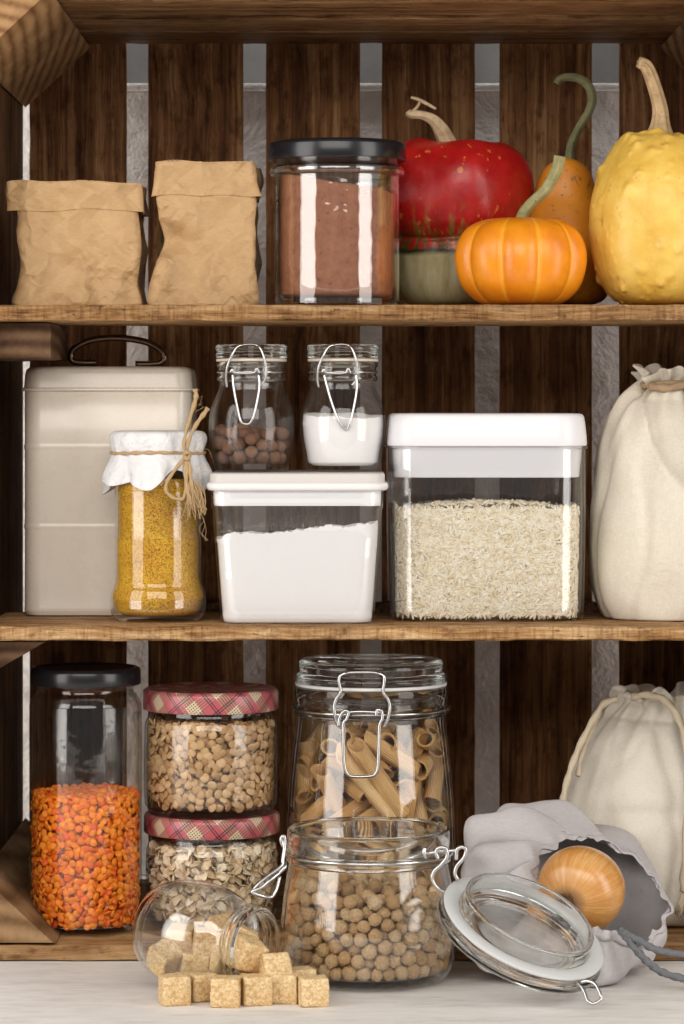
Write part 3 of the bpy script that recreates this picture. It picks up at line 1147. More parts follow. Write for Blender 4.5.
def capfn(th, r, z, i):
    if r < 1e-6:
        return (0, 0, z)
    d = max(0, zneck - z)
    up = max(0, z - zneck)
    k = min(1, d / .018)
    f = math.sin(th * 7 + 1.1 + .7 * math.sin(th * 2)) + .55 * math.sin(th * 13 + 2.0) + .4 * math.sin(th * 4 + .3)
    rr = r * (1 + .010 * math.sin(th * 17 + math.sin(3 * th)) * max(0, 1 - abs(z - zneck) / .006)) + k * .0030 * f + .0011 * noise.noise(Vector((math.cos(th) * 3, math.sin(th) * 3, z * 60)) * 1.6)
    zz = z - k * (.0045 * math.sin(th * 4 + 2.6) + .0030 * math.sin(th * 7 + .4) + .0035 * (math.sin(th) < -.2) * math.cos(th * 2 - .3))
    if up > 0 and r > .02:
        rr += .0007 * noise.noise(Vector((math.cos(th) * 6, math.sin(th) * 6, z * 120)))
    return (rr * math.cos(th), rr * math.sin(th), zz)


o = mk('paper_cover', lathe(prof, 150, capfn), wrap_mat, root, auto=70)
so = o.modifiers.new('thick', 'SOLIDIFY')
so.thickness = .00035
# twine round the neck
tz = zneck
ring = [(46.6 * s * math.cos(a), 46.6 * s * math.sin(a), tz + .0004 * math.sin(3 * a)) for a in [2 * PI * i / 24 for i in range(24)]]


def twisted(i, a):
    return 1 + .22 * math.cos(2 * a + i * .9)


tw = mk('twine', tube(ring, .0011, 8, 6, True, rk=twisted), jute, root)
o = Vector(root.location)
yf = Y - .033


def T(pts, r, **kw):
    return tube([P(x, y, yy) - o for x, y, yy in pts], r, kw.get('n', 8), 7, rk=twisted)


xk, yk = 187, 456
bow = join_vf(
    T([(187, 455, yf), (184, 444, yf - .002), (188, 425, yf - .003), (194, 405, yf - .004), (196, 396, yf - .004), (195, 389, yf - .004)], [.0012, .0012, .0013, .0014, .0015, .0016]),
    T([(187, 456, yf), (189, 440, yf - .003), (196, 425, yf - .005), (203, 415, yf - .005), (208, 408, yf - .004)], [.0012, .0012, .0013, .0015, .0015]),
    T([(187, 455, yf), (178, 466, yf - .003), (168, 480, yf - .004), (166, 490, yf - .004), (172, 497, yf - .004), (182, 499, yf - .004), (186, 490, yf - .003), (187, 470, yf - .002), (187, 456, yf)], .0012),
    T([(187, 456, yf), (185, 470, yf - .002), (187, 487, yf - .003), (190, 500, yf - .004), (192, 508, yf - .004)], [.0013, .0013, .0014, .0018, .0015]),
    T([(188, 456, yf), (190, 470, yf - .002), (192, 485, yf - .003), (197, 498, yf - .003), (202, 508, yf - .003)], [.0013, .0013, .0014, .0017, .0015]),
    T([(184, 455, yf - .001), (187, 452, yf - .003), (190, 455, yf - .001), (187, 459, yf - .003), (184, 456, yf - .001)], .0014))
mk('twine_bow', bow, jute, tw)
fr = []
r2 = random.Random(8)
for i in range(70):
    x = r2.uniform(186, 204)
    y0 = r2.uniform(490, 506)
    x1 = x + r2.uniform(-4, 5)
    fr.append(tube([P(x * .4 + 191 * .6, y0 - 12, yf - .003) - o, P(x, y0, yf - .004 + r2.uniform(-.002, .002)) - o, P(x1, y0 + r2.uniform(6, 15), yf - .004 + r2.uniform(-.003, .003)) - o], .00035, 4, 3))
for i in range(16):
    x, y = r2.uniform(190, 210), r2.uniform(388, 480)
    fr.append(tube([P(195, y, yf - .003) - o, P(x, y - 5 + r2.uniform(-4, 4), yf - .003) - o, P(x + r2.uniform(-6, 6), y + r2.uniform(-8, 8), yf - .003) - o], .00012, 3, 3))
for i in range(3):
    fr.append(tube([P(200, 512, yf - .003) - o, P(204 + i, 520 + 4 * i, yf) - o, P(199 + 3 * i, 530 + 5 * i, yf) - o, P(208, 540, yf) - o], .00015, 3, 4))
mk('frayed_end', join_vf(*fr), jute, tw)

# ---- tub of flour
YF = .014
hd = .052
Y = YF + hd
s = S(YF)
B = Z2
C = 297
root = thing('flour_tub', 'clear plastic tub of white flour with flat white lid, under two small clip jars', 'container', loc_of(C, YF, B) + Vector((0, hd, 0)))
zz = lambda py: (HOR - py) * s - B
ht = lambda w: w * s
hdt = lambda w: hd - (86 - w) * s * .8
# outer wall, then the inner wall back down
outer = [(73, 626.6, 14), (76, 625.5, 18), (77.5, 622, 21), (78.5, 611, 21), (81, 575, 21), (83.5, 540, 21), (85.3, 510, 20), (86.4, 508.5, 20), (86.6, 505, 20), (86.6, 500, 20), (87, 492, 20)]
pr = [(ht(w), hdt(w), max(zz(py), .0006), c * s) for w, py, c in outer]
pr += [(ht(w - 2.4), hdt(w - 2.4), max(zz(py), .0028), (c - 1.5) * s) for w, py, c in outer[::-1][:-2]]
mk('body', box_loft(pr, n=8, m=8), GTP, root, auto=45)
# flour
rr = []
t = NT('flour')
c = t.coord()
n1 = t.noise(c, 220, 4, .7)
flour_mat = t.pbr(t.mix(n1, (.79, .78, .78), (.84, .83, .83)), .95, 0, t.bump(n1, .25, .001))
fl = []
fp = [(71, 624.0, 14), (74.2, 622.5, 17), (75.2, 618, 18)] + [(np.interp(py, [530, 617], [81.4, 75.2]), py, 18.5) for py in np.linspace(605, 530, 22)]
for i, (w, py, c) in enumerate(fp):
    fl.append([Vector((x, y, zz(py))) for x, y in rrect(ht(w), hdt(w), c * s, 8, 90)])
top = fl[-1]
for k in (.97, .9, .8, .6, .4, .2, .05):
    fl.append([Vector((p.x * k, p.y * k, p.z)) for p in top])


def fw(p, i):
    f = max(0, (p.z - zz(545)) / (zz(530) - zz(545)))
    x = p.x / s + C
    ramp_ = np.interp(x, [212, 232, 245, 270, 300, 320, 340, 352, 360, 383], [-7.5, -4.5, -2, -3.5, .5, 3, 4.5, 3.5, 6.5, 8]) * s
    w = (noise.noise(p * 110) * .0011 + noise.noise(p * 300) * .0009 + noise.noise(p * 700) * .0008)
    return Vector((p.x, p.y, p.z + min(f, 1) * (ramp_ + w * 1.5 - .075 * (p.y + hd))))


fl = [[fw(p, i) for p in r] for i, r in enumerate(fl)]
o = mk('flour', loft(fl), flour_mat, None, loc=Vector(root.location), auto=70)
tag(o, 'white flour heaped unevenly inside the clear plastic tub', 'flour', None, 'stuff')
# a dusting of flour on the inside of the wall
r2 = random.Random(3)
V, Fc = [], []
for i in range(420):
    x = r2.uniform(-80, 80)
    py = 534 - abs(r2.gauss(0, 1)) * 9
    if py < 509:
        continue
    w = np.interp(py, [508, 625], [84.6, 75])
    yy = -(hdt(w) - .0014)
    q = r2.uniform(.00006, .00020)
    k = len(V)
    for a in range(6):
        V.append((x * s + q * math.cos(a * PI / 3), yy, zz(py) + q * math.sin(a * PI / 3)))
    V.append((x * s, yy + .0001, zz(py)))
    Fc += [(k + a, k + (a + 1) % 6, k + 6) for a in range(6)]
o = mk('flour_dust', (V, Fc), flour_mat, None, loc=Vector(root.location))
tag(o, 'fine specks of flour clinging inside the clear tub wall', 'flour dust', None, 'stuff')
# lid
lidm = plain('white_lid_plastic', (.77, .76, .76), .35)
lidb = plain('warm_white_lid_top', (.60, .565, .535), .42)
skirt = plain('milky_plastic', (.80, .80, .81), .3, 0, Transmission_Weight=.0)
mk('lid_skirt', box_loft([(ht(83.6), hdt(83.6), zz(506), .008), (ht(84.2), hdt(84.2), zz(503), .008), (ht(84.4), hdt(84.4), zz(490), .008)], n=8, m=8), skirt, root, auto=45)
lo = mk('lid', box_loft([(ht(86), hdt(86), zz(491), .009), (ht(89.5), hdt(89.5), zz(490.6), .011), (ht(91), hdt(91), zz(489), .012), (ht(91.6), hdt(91.6), zz(486.5), .012), (ht(91), hdt(91), zz(484), .012), (ht(89), hdt(89), zz(482.6), .011), (ht(86), hdt(86), zz(482.4), .009)], n=8, m=8), lidm, root, auto=60)
ztop = zz(473.2)
mk('lid_panel', box_loft([(ht(88), hdt(88), zz(482.6), .011), (ht(88), hdt(88), zz(475), .011), (ht(87.4), hdt(87.4), zz(473.8), .0105), (ht(86), hdt(86), ztop, .010), (ht(70), hdt(70), ztop, .008)], n=8, m=8), lidb, lo, auto=45)
ZLID = B + ztop

# ---- the two small clip jars on the tub
t = NT('allspice')
allspice_mat = grain_mat('allspice_skin', [(0, (.13, .060, .034)), (.5, (.19, .095, .055)), (1, (.26, .14, .085))], .85, 500, .5)
allspice_mes = []
for q in range(3):
    vf = ellipsoid(1, 1, .95, 16, 11, lambda v, q=q: v * (1 + .07 * noise.noise(v * 2.3 + Vector((q * 5, 0, 0))) + .02 * noise.noise(v * 7)))
    allspice_mes.append(mesh_data('allspice_berry', vf[0], vf[1], allspice_mat))


def pack_balls(n, rmin, rmax, wall, zfloor, iters=170, zspread=.05, seed=1, pull=.00035):
    """loose balls settling in a round jar; wall(z) = inner radius"""
    g = np.random.default_rng(seed)
    R = g.uniform(rmin, rmax, n)
    w0 = wall(np.array([zfloor + .01]))[0] * .85
    a = g.uniform(0, 2 * PI, n)
    q = np.sqrt(g.uniform(0, 1, n)) * w0
    X = np.stack([q * np.cos(a), q * np.sin(a), zfloor + R + g.uniform(0, zspread, n)], 1)
    iu = np.triu_indices(n, 1)
    for it in range(iters):
        X[:, 2] -= pull * (1 - it / iters) + .00004
        for sub in range(2):
            d = X[iu[0]] - X[iu[1]]
            L = np.sqrt((d * d).sum(1)) + 1e-9
            ov = (R[iu[0]] + R[iu[1]]) * .985 - L
            m = ov > 0
            if m.any():
                i, j = iu[0][m], iu[1][m]
                push = d[m] / L[m][:, None] * (ov[m] * .42)[:, None]
                np.add.at(X, i, push)
                np.add.at(X, j, -push)
            rr = np.sqrt(X[:, 0] ** 2 + X[:, 1] ** 2) + 1e-9
            lim = wall(X[:, 2]) - R
            k = np.where(rr > lim, lim / rr, 1)
            X[:, 0] *= k
            X[:, 1] *= k
            X[:, 2] = np.maximum(X[:, 2], zfloor + R)
    return X, R


def rand_rot(g):
    q = g.normal(size=4)
    q /= np.linalg.norm(q)
    return Quaternion(q)


def put(me, name, loc, rot, scale, label, cat, group):
    o = bpy.data.objects.new(name, me)
    COL.objects.link(o)
    o.rotation_mode = 'QUATERNION'
    o.location, o.rotation_quaternion, o.scale = loc, rot, scale
    return tag(o, label, cat, group)


def put_mass(name, mes, mats, mat, label, cat):
    """many grains in one mesh; mats: [(mesh index, 4x4)]"""
    base = []
    for me in mes:
        v = np.empty(len(me.vertices) * 3)
        me.vertices.foreach_get('co', v)
        base.append((v.reshape(-1, 3), [tuple(p.vertices) for p in me.polygons]))
    V, Fc, k = [], [], 0
    for i, M in mats:
        v, f = base[i]
        A = np.array(M)
        V.append(v @ A[:3, :3].T + A[:3, 3])
        Fc += [tuple(a + k for a in q) for q in f]
        k += len(v)
    if not V:
        return None
    V = np.concatenate(V)
    o = mk(name, (V.tolist(), Fc), mat)
    return tag(o, label, cat, None, 'stuff')


def TRS(loc, rot, sc):
    return Matrix.LocRotScale(Vector(loc), rot, Vector(sc))


def wire_clasp(root, cx, Y, B, loop, lever, ring_py, ring_r, r=.0009, bar=None):
    s = S(Y)
    o = Vector(root.location)
    rz = zpx(ring_py, Y, B)
    rg = [(ring_r * s * math.cos(a), ring_r * s * math.sin(a), rz) for a in [2 * PI * i / 28 for i in range(28)]]
    w = mk('wire_clasp', join_vf(tube(rg, r, 8, 4, True), tube([P(*p) - o for p in loop], r, 8, 7), *( [tube([P(*p) - o for p in bar], r, 8, 5)] if bar else [])), steel, root)
    mk('lever', tube([P(*p) - o for p in lever], r, 8, 7), steel, w)
    return w


GTS = glass_thin('small_jar_glass', (1, 1, 1), (.86, .88, .87), k=.65)


def clip_spice_jar(label, cx, Y, lever):
    s = S(Y)
    B = ZLID + .0003
    root = thing('clip_jar', label, 'jar', loc_of(cx, Y, B), None, 'small clip jars on the flour tub lid')
    bp = HOR - B / s
    prof = [(33, bp), (36.5, bp - 2), (38, bp - 8), (40.5, bp - 22), (42.5, bp - 36), (43, bp - 46), (42, bp - 58), (39, bp - 68), (35.5, bp - 76), (33, bp - 82), (32, bp - 88), (33.2, bp - 91), (33.4, bp - 94), (32, bp - 97), (32, bp - 104), (33.6, bp - 107)]
    mk('body', lathe(jar_prof(cx, Y, B, prof, .0017, .005, 4), 80), GTS, root, auto=60)
    z = lambda k: zpx(bp - k, Y, B)
    nr = [(31, z(90)), (33.8, z(90)), (34.6, z(92)), (34.6, z(94)), (33.2, z(95.5)), (33.2, z(103)), (34.8, z(105)), (35.2, z(107)), (34.5, z(109)), (31, z(109.5)), (30, z(108)), (30, z(92))]
    pr = [(a * s, b) for a, b in nr]
    mk('rim', lathe(pr + [pr[0]], 80), GS, root, auto=50)
    mk('gasket', lathe([(30 * s, z(109.6)), (34.8 * s, z(109.6)), (35.4 * s, z(110.5)), (35.4 * s, z(111.6)), (34.8 * s, z(112.4)), (30 * s, z(112.4)), (30 * s, z(109.6))], 64), gasket_cream, root)
    lp = [(0, z(112.6)), (33 * s, z(112.6)), (35.6 * s, z(113.4)), (36 * s, z(115.5)), (35.6 * s, z(117.4)), (34.4 * s, z(118.6)), (34.6 * s, z(119.8)), (35.8 * s, z(121)), (36.2 * s, z(123)), (35.8 * s, z(125)), (34.4 * s, z(126.4)), (30 * s, z(126.8)), (26 * s, z(125.6)), (0, z(125.2))]
    mk('lid', lathe(lp, 80), GS, root, auto=50)
    yf = Y - 35.5 * s
    X = lambda dx, k, dy=0: (cx + dx, bp - k, yf + dy)
    loop = [X(-24.5, 84, .004), (cx - 25.5, bp - 93, yf + .002), (cx - 24.5, bp - 104, yf - .0005), (cx - 20, bp - 115, yf - .002), (cx - 15, bp - 124, yf - .001), (cx - 8, bp - 126.5, yf + .001), (cx + 4, bp - 126.5, yf + .001), (cx + 9, bp - 123, yf - .001), (cx + 13, bp - 112, yf - .002), (cx + 14.5, bp - 101, yf - .001), (cx + 13.5, bp - 92, yf), (cx + 9, bp - 86, yf)]
    # hinge coils either side
    lev = [X(*p) for p in lever]
    wire_clasp(root, cx, Y, B, loop, lev, bp - 99, 33.6, .00085, bar=[X(-21, 99, -.001), X(-19, 102, -.002), X(-17, 99, -.002), X(-5, 98, -.0025), X(3, 99, -.002), X(5, 103, -.002), X(8, 98, -.001)])
    return root, bp, s, B


Y = .060
rA, bp, s, B = clip_spice_jar('small clip-top jar with brown allspice berries, standing on the flour tub lid', 251.5, Y, [(-19, 97, -.002), (-18, 85, -.003), (-15, 68, -.004), (-11, 51, -.005), (-7, 47.5, -.005), (-2, 48, -.005), (2, 55, -.005), (6, 72, -.004), (8, 86, -.003), (7, 97, -.002)])
wall = lambda z: np.interp(z, [0, .004, .014, .024, .031, .04], [34 * s, 35.5 * s, 38 * s, 40.2 * s, 40.8 * s, 38 * s])
X, R = pack_balls(66, .0038, .0053, wall, .0050, zspread=.03, seed=3)
g = np.random.default_rng(2)
for i in range(len(R)):
    put(allspice_mes[i % 3], 'allspice_berry', Vector(rA.location) + Vector(X[i]), rand_rot(g), (R[i],) * 3, 'brown allspice berry in the small clip jar', 'allspice berry', 'allspice berries in the small clip jar')
rB, bp, s, B = clip_spice_jar('small clip-top jar of white powder with pointed wire lever, on the flour tub lid', 343, Y, [(-19, 97, -.002), (-16, 85, -.003), (-11, 68, -.004), (-4, 50, -.005), (2, 42.5, -.005), (5, 43, -.005), (8, 52, -.005), (12, 70, -.004), (14, 85, -.003), (13, 97, -.002)])
powder('white_powder', 'white powder in the right small clip jar on the tub', 'powder', 343, Y, B, 41, bp - 6, bp - 56, flour_mat, .0012,
       rfn=lambda th, r, z: r * np.interp(z, [.004, .0045, .014, .024, .031, .04], [.8, .84, .90, .965, .985, .955]), m=40, tilt=(-.03, .05), side=.0003)

# ---- rice box
YF = .034
hd = .062
s = S(YF)
B = Z2
C = 488.5
root = thing('rice_box', 'square clear plastic box of rice with thick white push lid, middle shelf', 'container', loc_of(C, YF, B) + Vector((0, hd, 0)))
zz = lambda py: (HOR - py) * s - B
h = lambda w: w * s
dd = lambda w: hd - (100 - w) * s
outer = [(92, 624.6, 24), (96, 623.5, 29), (98, 620, 33), (98.6, 612, 34), (99.6, 540, 34), (100, 470, 34), (100, 449.5, 34), (101.5, 448.5, 34), (101.8, 446.5, 34)]
pr = [(h(w), dd(w), max(zz(py), .0006), c * s) for w, py, c in outer]
pr += [(h(w - 3.0), dd(w - 3.0), max(zz(py), .0022), (c - 3) * s) for w, py, c in outer[::-1][:-2]]
mk('body', box_loft(pr, n=10, m=8), GTR, root, auto=45)
lo = mk('lid', box_loft([(h(98), dd(98), zz(446.2), .020), (h(100.4), dd(100.4), zz(446), .0215), (h(101), dd(101), zz(444.5), .0218), (h(100.6), dd(100.6), zz(436), .0218), (h(99.4), dd(99.4), zz(424), .0215), (h(98.2), dd(98.2), zz(417), .021), (h(96.8), dd(96.8), zz(414.6), .0205), (h(94), dd(94), zz(413.6), .018), (h(70), dd(70), zz(413.3), .012)], n=10, m=8), white_plastic, root, auto=60)
mk('plug', box_loft([(h(91), dd(91), zz(478), .018), (h(93.4), dd(93.4), zz(477.6), .020), (h(93.8), dd(93.8), zz(476), .0205), (h(93.6), dd(93.6), zz(474.5), .0205), (h(94), dd(94), zz(470), .0205), (h(95.6), dd(95.6), zz(457), .0208), (h(96.2), dd(96.2), zz(449), .021), (h(96.2), dd(96.2), zz(446), .021)], n=10, m=8), white_plastic, lo, auto=45)

rice_mat = grain_mat('rice_grain', [(0, (.78, .67, .46)), (.35, (.86, .77, .58)), (.75, (.90, .84, .69)), (1, (.93, .90, .80))], .5, 300, .15)
vf = ellipsoid(.00102, .00092, .0034, 7, 8, lambda v: Vector((v.x + .0002 * (v.z / .0034) ** 2, v.y, v.z)))
rice_me = mesh_data('rice_grain', vf[0], vf[1], rice_mat)
g = np.random.default_rng(9)
wi = lambda z: h(np.interp(z, [0, zz(512)], [94.6, 96.4]))
zr0, zr1 = .0030, zz(509)
front, rest = [], []


def grain_rot(nrm, g, tilt):
    """long axis about in the plane with normal nrm"""
    n = Vector(nrm).normalized()
    a = n.orthogonal().normalized()
    b = n.cross(a)
    an = g.uniform(0, 2 * PI)
    d = (a * math.cos(an) + b * math.sin(an) + n * g.normal() * tilt).normalized()
    return d.to_track_quat('Z', 'Y')


rc_in = 29 * s
for i in range(8500):                              # front wall, with the round corners
    layer = g.choice([0, 0, 1, 1, 2])
    z = g.uniform(zr0 + .001, zr1)
    W = wi(z) - .0026 - layer * .0009
    Dp = W + (hd - h(100)) 
    u = g.uniform(-W, W)
    ex = max(0, abs(u) - (W - rc_in))
    y = -Dp + (rc_in - math.sqrt(max(0, rc_in ** 2 - min(ex, rc_in) ** 2)))
    nx = math.copysign(min(1, ex / rc_in), u)
    rot = grain_rot((nx, -math.sqrt(max(.01, 1 - nx * nx)), 0), g, .16)
    (front if layer == 0 and ex == 0 and z > zz(600) else rest).append(((u, y, z), rot))
for i in range(2400):                              # side walls
    z = g.uniform(zr0 + .001, zr1)
    sg = g.choice([-1, 1])
    W = wi(z) - .0028 - g.choice([0, 1]) * .0012
    Dp = W + (hd - h(100))
    rest.append(((sg * W, g.uniform(-Dp + rc_in, Dp - rc_in), z), grain_rot((1, 0, 0), g, .16)))
for i in range(2600):                              # top
    W = wi(zr1) - .0045
    Dp = W + (hd - h(100))
    x, y = g.uniform(-W, W), g.uniform(-Dp, Dp)
    if max(0, abs(x) - (W - rc_in)) ** 2 + max(0, abs(y) - (Dp - rc_in)) ** 2 > rc_in ** 2:
        continue
    dome = .0055 * (1 - abs(x / W) ** 2.6) * (1 - .3 * (y / Dp)) + .0012 * noise.noise(Vector((x, y, 0)) * 70)
    rest.append(((x, y, zr1 - .0035 + dome + g.uniform(-.0012, .0012)), grain_rot((0, 0, 1), g, .35)))
g.shuffle(front)
lab = ('off-white grain of rice against the front of the square box', 'rice grain', 'rice grains in the square box')
base = Vector(root.location)
for p, rot in front[:300]:
    put(rice_me, 'rice_grain', base + Vector(p) + Vector((0, -.0004, 0)), rot, (1, 1, 1), *lab)
put_mass('rice', [rice_me], [(0, TRS(base + Vector(p), q, (1, 1, 1))) for p, q in front[300:] + rest], rice_mat, 'off-white rice filling the square clear plastic box', 'rice')
core = NT('packed_rice').pbr((.88, .78, .58), .9)
W0 = wi(0) - .0042
o = mk('rice_bed', box_loft([(W0, W0 + hd - h(100), zr0, .019), (wi(zr1) - .0042, wi(zr1) - .0042 + hd - h(100), zr1 - .004, .019)], n=6, m=4), core, None, loc=base)
tag(o, 'densely packed rice in the middle of the square box', 'rice', None, 'stuff')

# ---- cotton drawstring bag
cotton = cloth('natural_cotton', (.74, .68, .575), .10)
cotton2 = cloth('pale_cotton', (.74, .69, .60), .08)


def bag_rings(stations, n=120, fold=None, seed=0.0):
    """stations: (px_left, px_right, py, Y, depth_half, exponent, gather amplitude)"""
    rings = []
    q = [tuple(p) for p in crom(stations, 9)]
    for si, (l, r, py, Y, hd, e, ga) in enumerate(q):
        s = S(Y)
        cx, hw = (l + r) / 2, (r - l) / 2 * s
        ring = []
        for j in range(n):
            th = 2 * PI * j / n
            c, sn = math.cos(th), math.sin(th)
            k = (abs(c) ** e + abs(sn) ** e) ** (-1 / e)
            x, y = hw * c * k, hd * sn * k
            p = P(cx, py, Y) + Vector((x, y, 0))
            d = Vector((c, sn, 0))
            w = math.sin(th * 11 + seed + 1.3 * math.sin(th * 3 + seed)) + .6 * math.sin(th * 19 + 2 * seed) + .5 * math.sin(th * 5 + seed)
            p += d * (ga * w)
            u = noise.noise(Vector((p.x * 16, p.y * 16, p.z * 9)) + Vector((seed, 0, 0))) * .0040 + noise.noise(Vector((p.x * 45, p.y * 45, p.z * 26)) + Vector((0, seed, 0))) * .0015
            p += d * u
            cr_ = noise.noise(Vector((p.x * 30, p.y * 30, p.z * 10)) + Vector((seed * 2, 3, 0)))
            p += d * folds(Vector((p.x, p.y, p.z * .6)), 4, seed, 9.0) * .009
            p -= d * (.0026 * max(0, .22 - abs(cr_)) / .22)
            p.z += ga * (1.1 * math.sin(th * 5 + seed * 2) + .8 * math.sin(th * 9 + seed))
            if fold:
                p = fold(p, th, si / (len(q) - 1))
            ring.append(p)
        rings.append(ring)
    return rings


Yc = .085


def fold_a(p, th, f):
    # the sunken pleat below the mouth on the front
    s = S(p.y)
    px, py = p.x / s + CX, HOR - p.z / s
    if p.y < Yc:
        e = (px - np.interp(py, [385, 410, 440, 465, 485, 520], [640, 645, 652, 664, 682, 705]))
        a = np.interp(py, [380, 400, 470, 500], [0, 1, 1, 0])
        if e > 0:
            p.y += .010 * a * (1 - math.exp(-e / 5.0))
        else:
            p.y -= .0025 * a * math.exp(e / 12.0)
        b = math.exp(-(((px - 665) / 22) ** 2 + ((py - 600) / 26) ** 2))
        p.y += .004 * b
        b = math.exp(-(((px - 612) / 8) ** 2 + ((py - 470) / 46) ** 2))
        p.y += .006 * b
    if p.z < Z2 + .0006:
        p.z = Z2 + .0006
    return p


st = [(640, 716, 622.5, Yc, .03, 2.4, 0), (612, 744, 622.5, Yc, .045, 2.6, 0), (602, 755, 614, Yc, .052, 2.6, 0), (594, 762, 585, Yc, .056, 2.5, 0), (591.5, 764, 540, Yc, .058, 2.4, 0), (592, 762, 490, Yc, .056, 2.3, .0002), (596, 755, 450, Yc, .052, 2.2, .0006),
      (605, 742, 420, Yc, .045, 2.1, .0010), (618, 725, 400, Yc, .036, 2, .0017), (634, 712, 388, Yc, .027, 2, .0022), (640, 706, 383, Yc, .022, 2, .0021), (638, 710, 377, Yc, .025, 2, .0026), (634, 714, 372, Yc, .027, 2, .0028), (637, 711, 371, Yc, .025, 2, .0026), (644, 704, 380, Yc, .02, 2, .002), (650, 700, 392, Yc, .016, 2, .001)]
root = thing('cotton_bag', 'full cream cotton drawstring bag, right end of the middle shelf beside the rice', 'drawstring bag', loc_of(672, Yc, Z2))
o = Vector(root.location)
rings = bag_rings(st, 150, fold_a, 2.0)
mk('body', ([Vector(v) - o for v in loft(rings)[0]], loft(rings)[1]), cotton, root, auto=80)
cord_tan = twine_mat('tan_cord', (.30, .20, .11), (.46, .33, .20))
cp = []
for i in range(40):
    a = 2 * PI * i / 40
    cp.append(P(673, 384.5, Yc) + Vector((.0235 * math.cos(a), .0235 * math.sin(a) , .0006 * math.sin(3 * a))) - o)
mk('drawstring', join_vf(tube(cp, .0022, 8, 3, True), tube([P(650, 386, Yc - .02) - o, P(662, 388, Yc - .026) - o, P(675, 387, Yc - .027) - o, P(690, 384, Yc - .026) - o, P(705, 390, Yc - .03) - o], .0026, 8, 6, rk=twisted)), cord_tan, root)

# ================================================================== bottom of the crate
GT2 = glass_thin('jar_glass_soft', (1, 1, 1), (.87, .89, .88), k=.9)


def simple_jar(name, label, cx, Y, B, body, lid, lid_mat, gt=None, lid_bev=.0018, uv=False):
    root = thing(name, label, 'jar', loc_of(cx, Y, B))
    mk('body', lathe(jar_prof(cx, Y, B, body, .0017, .005), 96), gt or GT2, root, auto=60)
    r, p0, p1 = lid
    mk('lid', lathe(lidprof(r * S(Y), zpx(p0, Y, B), zpx(p1, Y, B), lid_bev), 96, uv=uv), lid_mat, root, auto=40)
    return root


def disc_spots(n_try, w, h, d, g, wrap=True):
    """scattered spots at least d apart on a w x h sheet"""
    P_ = np.zeros((0, 2))
    for i in range(n_try):
        p = np.array([g.uniform(0, w), g.uniform(0, h)])
        if len(P_):
            dx = np.abs(P_[:, 0] - p[0])
            if wrap:
                dx = np.minimum(dx, w - dx)
            if ((dx * dx + (P_[:, 1] - p[1]) ** 2) < d * d).any():
                continue
        P_ = np.vstack([P_, p])
    return P_


def fill_jar(me_list, name, mass_name, root_loc, wall, z0, z1, d, layers, g, lean, lab, cat, group, mass_label, mat, core_mat, core_name, core_label, cap=300, zmin_px=None, size=(.9, 1.1), top=True, tops=1.0, wob=.002, fill=.8, front_only=1.0):
    spots = []
    for L in range(layers):
        Rm = wall((z0 + z1) / 2) - d * .26 - L * d * .42
        w, h = 2 * PI * Rm, z1 - z0 - d * .3
        for (u, v) in disc_spots(4200 if L == 0 else 2200, w, h, d * (fill if L == 0 else fill * 1.1), g):
            th = u / Rm
            z = z0 + d * .15 + v
            th += L * .37
            Rz = wall(z) - d * .30 - L * d * .42
            top_z = z1 + wob * noise.noise(Vector((math.cos(th) * 2.3, math.sin(th) * 2.3, 1.7)))
            if z > top_z:
                continue
            n = Vector((math.cos(th), math.sin(th), 0))
            ax = (n + Vector(g.normal(size=3)) * lean).normalized()
            spots.append((Vector((Rz * n.x, Rz * n.y, z)), ax, L, th))
    if top:
        Rt = wall(z1) - d * .4
        for k in range(2):
            for (u, v) in disc_spots(1100, 2 * Rt, 2 * Rt, d * fill, g, False):
                x, y = u - Rt, v - Rt
                if x * x + y * y < Rt * Rt:
                    zz = z1 - d * .25 - k * d * .4 + tops * .003 * noise.noise(Vector((x, y, k)) * 60)
                    ax = (Vector((0, 0, 1)) + Vector(g.normal(size=3)) * lean * .8).normalized()
                    spots.append((Vector((x, y, zz)), ax, 9, 0))
    inst = []
    for p, ax, L, th in spots:
        q = ax.to_track_quat('Z', 'Y') @ Quaternion((0, 0, 1), g.uniform(0, 2 * PI))
        sc = g.uniform(*size)
        inst.append((p, q, sc, L, int(g.integers(len(me_list)))))
    near = [i for i in inst if i[3] == 0 and i[0].y < 0] + [i for i in inst if i[3] == 9]
    near.sort(key=lambda i: i[0].y + (.03 if i[3] == 9 else 0))
    keep = near[:cap]
    ks = set(id(i) for i in keep)
    for p, q, sc, L, mi in keep:
        put(me_list[mi], name, root_loc + p, q, (sc,) * 3, lab, cat, group)
    rest = [i for i in inst if id(i) not in ks]
    put_mass(mass_name, me_list, [(mi, TRS(root_loc + p, q, (sc,) * 3)) for p, q, sc, L, mi in rest], mat, mass_label, cat)
    zs = np.linspace(z0, z1 - d * .5, 14)
    pr = [(0, z0)] + [(wall(z) - d * (.45 + .42 * (layers - 1)), z) for z in zs] + [(0, z1 - d * .5)]
    o = mk(core_name, lathe(pr, 48), core_mat, None, loc=root_loc)
    tag(o, core_label, cat, None, 'stuff')


# ---- tall jar of red lentils
Y = .026 + 55 * S(.06)
s = S(Y)
B = Z3
bp = HOR - B / s
body = [(45, bp), (51, bp - 2), (55, bp - 9), (56, bp - 20), (56, 800), (56, 715), (55.3, 703), (51, 694.5), (48, 691), (47.4, 687), (50, 685), (50, 678)]
redj = simple_jar('lentil_jar', 'tall glass jar of orange-red lentils with black lid, standing in the bottom left corner', 85.5, Y, B, body, (55.2, 684, 666.5), black_lid, GT2)
red_mat = grain_mat('red_lentil_skin', [(0, (.80, .15, .008)), (.3, (.90, .24, .012)), (.6, (.95, .32, .025)), (.85, (.88, .18, .015)), (1, (.80, .10, .02))], .5, 500, .15)


